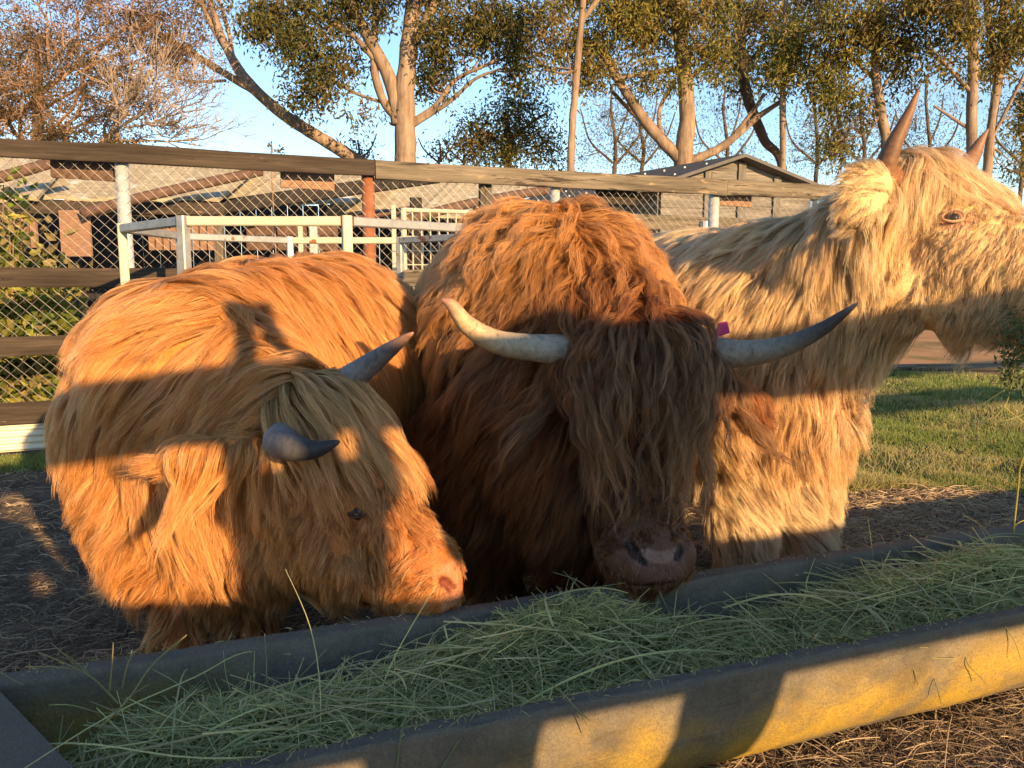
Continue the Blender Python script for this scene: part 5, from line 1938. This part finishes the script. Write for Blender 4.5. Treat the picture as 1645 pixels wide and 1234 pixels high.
    # stalks hanging over the near rim at the sunlit end
    for (u0, v0, u1, v1, u2, v2, c) in ((1330, 1055, 1315, 1090, 1300, 1128, grn), (1475, 1030, 1490, 1055, 1540, 1058, yel), (1500, 1020, 1450, 1040, 1490, 1040, yel),
                                        (1470, 1036, 1500, 1090, 1512, 1130, grn), (1560, 1010, 1552, 1060, 1585, 1098, (.3, .26, .12)), (1415, 1040, 1412, 1062, 1408, 1082, (.06, .05, .03)),
                                        (1440, 1030, 1462, 1062, 1475, 1100, (.25, .25, .1)), (1610, 1000, 1630, 1030, 1640, 1060, yel), (1350, 1050, 1372, 1085, 1380, 1112, (.2, .2, .09))):
        single([P(u0, v0, 2.0), P(u1, v1, 1.80 + (u1 - 1270) / 375 * .2 - .005), P(u2, v2, 1.80 + (u2 - 1270) / 375 * .2 - .02)], .0018, c)


build_hay()


def build_sprig():
    h = empty('hay_sprig', P(1640, 530, 2.42))
    tag(h, 'sprig of hay hanging from the cream cow\'s mouth', 'hay')
    L0 = np.array(h.location)
    d = 2.40
    yel, grn, dk = (.40, .38, .13), (.20, .25, .10), (.10, .13, .055)
    def st(pts, r, col):
        b = MB()
        pts = [P(u, v, d + 0.02 * math.sin(u)) for u, v in pts]
        b.tube(smooth_path(pts, 14) - L0, np.linspace(r, r * .6, 14), 6, np.array(col))
        b.build('stalk', M['leaf'], h, smooth=True)
    st([(1640, 560), (1626, 600), (1622, 630), (1612, 655), (1586, 682)], .0028, yel)
    st([(1586, 682), (1620, 674), (1650, 664)], .0022, yel)
    st([(1612, 652), (1630, 668), (1660, 690)], .0024, yel)
    st([(1612, 655), (1620, 690), (1632, 720)], .0022, grn)
    st([(1662, 700), (1640, 745), (1635, 790), (1628, 856)], .0036, yel)
    st([(1628, 846), (1640, 838), (1660, 832)], .0022, yel)
    st([(1580, 531), (1620, 530), (1660, 524)], .0018, (.28, .26, .15))
    st([(1590, 552), (1620, 538), (1665, 520)], .0018, (.28, .26, .15))
    st([(1616, 522), (1640, 548), (1670, 580)], .0020, (.25, .25, .13))
    st([(1600, 515), (1610, 540), (1604, 566)], .0016, grn)
    n = 130
    c = np.array([P(rng.uniform(1608, 1690), rng.uniform(508, 560) if rng.random() < .5 else rng.uniform(560, 620), d + rng.uniform(-.06, .06)) for _ in range(n)])
    lb = MB()
    leaf_cloud(lb, c - L0, 6, .014, .022, .0045, .4, [grn, dk, (.14, .18, .08)])
    for _ in range(60):
        a = c[rng.integers(0, n)]
        e = a + rng.normal(0, 1, 3) * .05
        lb.tube(np.array([a, (a + e) / 2 + rng.normal(0, .006, 3), e]) - L0, .0012, 3, np.array(dk), cap=False)
    o = lb.build('leafy_tangle', M['leaf'], h); o['kind'] = 'stuff'


build_sprig()


# ------------------------------------------------------------------ grass and straw litter
def build_grass():
    n = 90000
    r = np.random.default_rng(5)
    v = r.uniform(596, 830, n * 2)
    u = r.uniform(1150, 1900, n * 2)
    y = (CAM_H * FPX / (v - 450)) * 1.0
    x = (u - 822) / FPX * y
    ok = grass_mask(x, y) & (r.random(n * 2) < np.clip(.62 + .8 * wob(x, y, 2.6, 6) + .3 * wob(x, y, 8, 16), .06, 1))
    x, y = x[ok], y[ok]
    m = int(n * .1)                                        # the strip along the foot of the fence
    s = r.uniform(-1.5, 2.5, m); o = r.uniform(.0, .5, m)
    xs = FENCE_O[0] + FT[0] * s + FN[0] * o; ys = FENCE_O[1] + FT[1] * s + FN[1] * o
    x, y = np.concatenate([x, xs]), np.concatenate([y, ys])
    N = len(x)
    L = r.uniform(.02, .085, N) * np.clip(1 + .7 * wob(x, y, 4, 9), .4, 2)
    a = r.uniform(0, 6.28, N)
    lean = r.uniform(.1, .9, N)
    t = np.linspace(0, 1, 4)
    d = np.stack([np.cos(a) * lean, np.sin(a) * lean, np.ones(N)], -1)
    p = np.stack([x, y, ground_h(x, y) - .004], -1)[:, None] + d[:, None] * (L[:, None] * t)[..., None] - np.array([0, 0, 1.]) * (L[:, None] * lean[:, None] * .5 * t ** 2)[..., None]
    cols = np.array([(.19, .24, .06), (.25, .29, .08), (.15, .20, .05), (.34, .31, .12), (.42, .35, .17)])
    dry = np.clip(.45 + 1.1 * wob(x, y, 2.1, 10) + .5 * wob(x, y, 6, 12), 0, 1)
    ci = np.where(r.random(N) < dry * .8, r.integers(3, 5, N), r.integers(0, 3, N))
    cc = cols[ci] * r.uniform(.7, 1.3, (N, 1))
    wd = (.0016 * np.clip(y / 5, .7, 3))[:, None] * np.array([1, .9, .7, .3])[None]
    o = curves_obj('grass', p, wd, cc, M['stalk'])
    tag(o, 'short sunlit paddock grass beyond the cows', 'grass', kind='stuff')


build_grass()


def litter(name, label, n, uv, cols, ln, rad, dirt=True, seed=0, lift=.012):
    r = np.random.default_rng(seed)
    u = r.uniform(uv[0], uv[1], n * 3); v = uv[2] + (uv[3] - uv[2]) * r.random(n * 3)
    y = CAM_H * FPX / (v - 450)
    x = (u - 822) / FPX * y
    ok = ~grass_mask(x, y) if dirt else np.ones(len(x), bool)
    q = (x - TO[0]) * TN[0] + (y - TO[1]) * TN[1]
    ok &= (q > .62) | (q < .12)
    x, y = x[ok][:n], y[ok][:n]
    N = len(x)
    a = r.uniform(0, 6.28, N)
    el = np.abs(r.normal(0, .18, N))
    L = ln * r.lognormal(0, .55, N)
    d = np.stack([np.cos(a), np.sin(a), np.sin(el)], -1)
    t = np.linspace(0, 1, 4)
    bend = r.normal(0, 1, (N, 3)) * (L * .12)[:, None]
    bend[:, 2] = np.abs(bend[:, 2]) * .6
    p = np.stack([x, y, ground_h(x, y) + r.uniform(.0, lift, N)], -1)[:, None] + d[:, None] * (L[:, None] * t)[..., None] + bend[:, None] * (4 * t * (1 - t))[None, :, None]
    cols = np.array(cols)
    cc = cols[r.integers(0, len(cols), N)] * r.uniform(.6, 1.35, (N, 1))
    rr = (rad * r.lognormal(0, .3, N) * np.clip(y / 3, .8, 2))[:, None] * np.array([.8, 1, .9, .6])[None]
    o = curves_obj(name, p, rr, cc, M['stalk'])
    return tag(o, label, 'straw', kind='stuff')


STRAW = [(.27, .20, .13), (.37, .28, .18), (.17, .125, .085), (.46, .36, .23), (.12, .09, .065)]
litter('straw', 'trampled straw and dung litter on the soil behind the trough', 26000, (-250, 1900, 715, 1150), STRAW, .055, .0011, seed=21)
litter('chaff', 'fallen straw and bark on the ground in front of the trough', 7000, (1100, 1900, 1080, 1330), STRAW, .05, .0011, seed=22)


litter('straw', 'sunlit pale straw trampled into the soil beside the cream cow', 9000, (1320, 1850, 778, 905), [(.50, .38, .22), (.40, .29, .17), (.30, .21, .13), (.56, .44, .27)], .05, .0012, seed=23)


def build_weeds():
    r = np.random.default_rng(31)
    for k, (u, v, n, lab) in enumerate(((1420, 1190, 12, 'small green weed in the soil under the near side of the trough'), (1530, 1158, 14, 'broad tuft of weeds at the trough foot near the frame edge'), (1610, 1138, 10, 'weed with tall blades at the far end of the visible trough foot'))):
        y = CAM_H * FPX / (v - 450); x = (u - 822) / FPX * y
        b = MB()
        C = np.array([x, y, .012]) + r.normal(0, 1, (n, 3)) * [.035, .02, .006]
        leaf_cloud(b, C - [x, y, 0], 9, .010, .022, .006, -1.2, [(.09, .14, .03), (.14, .18, .05)])
        for _ in range(6):
            a = C[r.integers(0, n)]
            e = a + [r.normal(0, .03), r.normal(0, .02), r.uniform(.04, .09)]
            b.tube(np.array([a, (a + e) / 2, e]) - [x, y, 0], .0012, 3, np.array((.12, .16, .05)), cap=False)
        o = b.build('weed', M['leaf'])
        o.location = (x, y, 0)
        tag(o, lab, 'weed', 'weeds at the foot of the trough')


build_weeds()


# ------------------------------------------------------------------ the goat beyond the chain link
def build_goat():
    d = 6.7
    c = P(45, 616, d)
    z0 = 0
    prims = [cap(c + [-.06, .30, .05], c + [.02, .06, .04], .17, .16), cap(c + [.02, .06, .06], c + [.03, -.12, .02], .12, .09),
             cap(c + [.03, -.13, .03], c + [.035, -.24, -.10], .075, .05, .04)]
    for sx in (-.1, .12):
        for yy in (.02, .32):
            prims.append(cap(c + [sx, yy, -.02], np.array([c[0] + sx, c[1] + yy, .05]), .055, .032, .05))
    for sx in (-1, 1):
        prims.append(cap(c + [.03 + sx * .06, -.12, .06], c + [.03 + sx * .12, -.15, -.10], .022, .026, .02))
    G, lo, vox = sdf_grid(prims, [], .018, k=.05)
    V, Q = surface(G, lo, vox)
    hd = np.clip((c[1] - .05 - V[:, 1]) / .04, 0, 1)[:, None]
    col = np.array([.62, .58, .52]) * (1 - hd) + np.array([.045, .03, .022]) * hd
    base = np.array([c[0], c[1], 0])
    root = empty('goat', base)
    tag(root, 'small pale goat with a dark drooping-eared head low behind the chain link', 'goat')
    b = MB().add(V - base, Q, None, col)
    b.build('body', M['skin'], root, smooth=True)
    for sx in (-1, 1):
        b = MB()
        ball(b, c + [.03 + sx * .045, -.185, .03] - base, .010, (.02, .015, .01), n=8)
        b.build('eye', M['eye'], root, smooth=True)


build_goat()


# ------------------------------------------------------------------ the visitors and their rail, behind the camera: they throw the shadows
SP = np.array([.829, .559, 0.])
SA = np.array([.559, -.829, 0.])


def person(wc, al, ht, label, legs, torso, sh, jacket, trousers, pose):
    o = SP * wc + SA * al
    k = ht / 1.7
    f = -SA                                             # facing the cows
    pt = lambda w_, z, fw=0.0: o + SP * w_ + f * fw + np.array([0, 0, z * k])
    prims = []
    for sx, x in zip((-1, 1), legs):
        prims += [cap(pt(torso * .6 + x, .90), pt(x, .50, .02), .085, .062, .04), cap(pt(x, .50, .02), pt(x, .09), .060, .042, .03), cap(pt(x, .05, -.04), pt(x, .045, .15), .045, .036, .03)]
    prims += [cap(pt(torso * .7 - .06, .95), pt(torso * .7 + .06, .95), .12, .12, .06), cap(pt(torso * .8, .98), pt(torso, 1.32), .13, .145, .06),
              *([cap(pt(torso - .12, 1.06), pt(torso - .12, 1.32), .17, .16, .06), cap(pt(torso + .12, 1.04), pt(torso + .12, 1.32), .18, .16, .06)] if sh > .2 else []),
              cap(pt(torso - sh + .07, 1.38), pt(torso + sh - .07, 1.38), .072, .072, .05), cap(pt(torso, 1.36), pt(torso, 1.50, .02), .058, .052, .04),
              cap(pt(torso, 1.56, .03), pt(torso, 1.615, .01), .080, .085, .04)]
    for sx in (-1, 1):
        s0 = pt(torso + sx * (sh - .05), 1.38)
        if pose == 'phone':
            el, ha = pt(torso + sx * (sh - .03), 1.58, .16), pt(torso + sx * .045, 1.82, .20)
        else:
            el, ha = pt(torso + sx * (sh + .10), 1.12, .02), pt(torso + sx * .12, 1.06, .16)
        prims += [cap(s0, el, .055, .045, .03), cap(el, ha, .044, .032, .025), cap(ha, ha + f * .07 + [0, 0, .02], .030, .026, .02)]
        hd = ha + f * .07 + np.array([0, 0, .02])
        for j in range(4):
            prims.append(cap(hd + SP * (j - 1.5) * .017, hd + SP * (j - 1.5) * .019 + f * (.055 - .006 * abs(j - 1.2)) + [0, 0, -.01], .0085, .0075, .004))
        prims.append(cap(hd - SP * sx * .028, hd - SP * sx * .05 + f * .035 + [0, 0, .01], .010, .008, .006))
    prims.append(cap(pt(torso, 1.57, .105), pt(torso, 1.555, .118), .012, .014, .01))
    G, lo, vox = sdf_grid(prims, [], .014, k=.05)
    V, Q = surface(G, lo, vox)
    z = V[:, 2] / k
    rel = (V - o) @ f
    col = np.tile(np.array(jacket), (len(V), 1))
    col[z < .93] = trousers
    col[z < .09] = (.05, .04, .035)
    col[z > 1.46] = (.42, .25, .17)
    col[(z > 1.60) | ((z > 1.50) & (rel < .02))] = (.05, .03, .02)
    hands = (z > 1.82) if pose == 'phone' else (rel > .19) & (z < 1.42) & (z > .95)
    col[hands] = (.42, .25, .17)
    base = o.copy()
    r = empty('person', base)
    tag(r, label, 'person')
    b = MB().add(V - base, Q, None, col)
    b.build('body', M['cloth'], r, smooth=True)
    for sx in (-1, 1):
        b = MB(); ball(b, pt(torso + sx * .032, 1.60, .100) - base, .012, (.03, .02, .015), n=8); b.build('eye', M['eye'], r, smooth=True)
    return r, pt


person(.735, 1.2, 1.80, 'slim person in a dark jacket behind the camera, holding a phone up high', (-.085, .085), .0, .19, (.06, .07, .10), (.05, .06, .09), 'phone')
person(1.285, 1.4, 1.99, 'broad person in a brown coat with bent elbows, standing at the rail behind the camera', (-.045, .065), .15, .28, (.14, .09, .06), (.07, .07, .08), 'akimbo')


person(.0, 1.0, 1.72, 'person in a grey jumper added behind the camera to shade the ground', (-.07, .07), 0.0, .17, (.20, .20, .21), (.08, .08, .10), 'akimbo')  # unseen extra visitor, added to shade the ground at the left


def build_phone():  # added so the raised hands cast one rounded shadow
    k = 1.80 / 1.7
    o = SP * .735 + SA * 1.2 - SA * .30 + np.array([0, 0, 1.885 * k])
    b = MB()
    b.box((0, 0, 0), (.165, .010, .080), axes=[nrm(SP), nrm(-SA), [0, 0, 1]])
    t = b.build('phone', M['dark'])
    t.location = o
    tag(t, 'phone held up by the slim person, added to round out their shadow', 'phone')


build_phone()


def build_shade_board():  # unseen board and post, added to shade the cream cow's back
    ang = math.tan(R(20.5))
    g = empty('shade_board', (3.8, -.98 + ang * 3.8, 0))
    tag(g, 'plain timber board hung from the arm of a tall post behind the camera', 'board')
    L0 = np.array(g.location)
    b = MB(); b.beam(np.array([3.8, -.98 + ang * 3.8, 0]) - L0, np.array([3.8, -.98 + ang * 3.8, 2.66]) - L0, .08, .08, up=(0, 1, 0)); b.build('post', M['timber_grey'], g)
    b = MB(); b.beam(np.array([2.25, -.93 + ang * 2.25, 2.42]) - L0, np.array([2.76, -.93 + ang * 2.76, 2.42]) - L0, .03, .21); b.build('panel', M['timber_grey'], g)
    b = MB(); b.beam(np.array([2.2, -.93 + ang * 2.2, 2.575]) - L0, np.array([3.75, -.96 + ang * 3.75, 2.575]) - L0, .05, .07); b.build('arm', M['timber_grey'], g)


build_shade_board()


def build_visitor_rail():
    g = empty('visitor_rail', (2.0, -.16, 0))
    tag(g, 'two broad timber rails behind the camera, plus a high rail added for shade', 'fence')
    L0 = np.array(g.location)
    ang = math.tan(R(20.5))
    pt = lambda x, z: np.array([x, -.9 + ang * x, z]) - L0
    zc = lambda x: 1.715 + (x - 1.3) * .017
    b = MB(); b.beam(pt(-.6, zc(-.6)), pt(9.6, zc(9.6)), .04, .24, seg=10, wob=.002); b.build('rail', M['timber_grey'], g)
    b = MB(); b.beam(pt(-.6, 1.01), pt(4.0, 1.01), .04, .21, seg=10, wob=.002); b.build('rail', M['timber_grey'], g)
    b = MB(); b.beam(pt(8.5, 2.38), pt(14.5, 2.42), .05, .26, seg=6, wob=.002); b.build('rail', M['timber_grey'], g)  # high rail, with its posts, added to throw a shade band on the grass
    for x in (8.6, 14.4):
        b = MB(); b.beam(pt(x, 0) - [-.03, .085, 0], pt(x, 2.55) - [-.03, .085, 0], .1, .1, up=(0, 1, 0)); b.build('post', M['timber_grey'], g)
    for x in (-.5, 3.93):
        b = MB(); b.beam(pt(x, 0) - [-.03, .08, 0], pt(x, zc(x) + .12) - [-.03, .08, 0], .1, .1, up=(0, 1, 0)); b.build('post', M['timber_grey'], g)


build_visitor_rail()
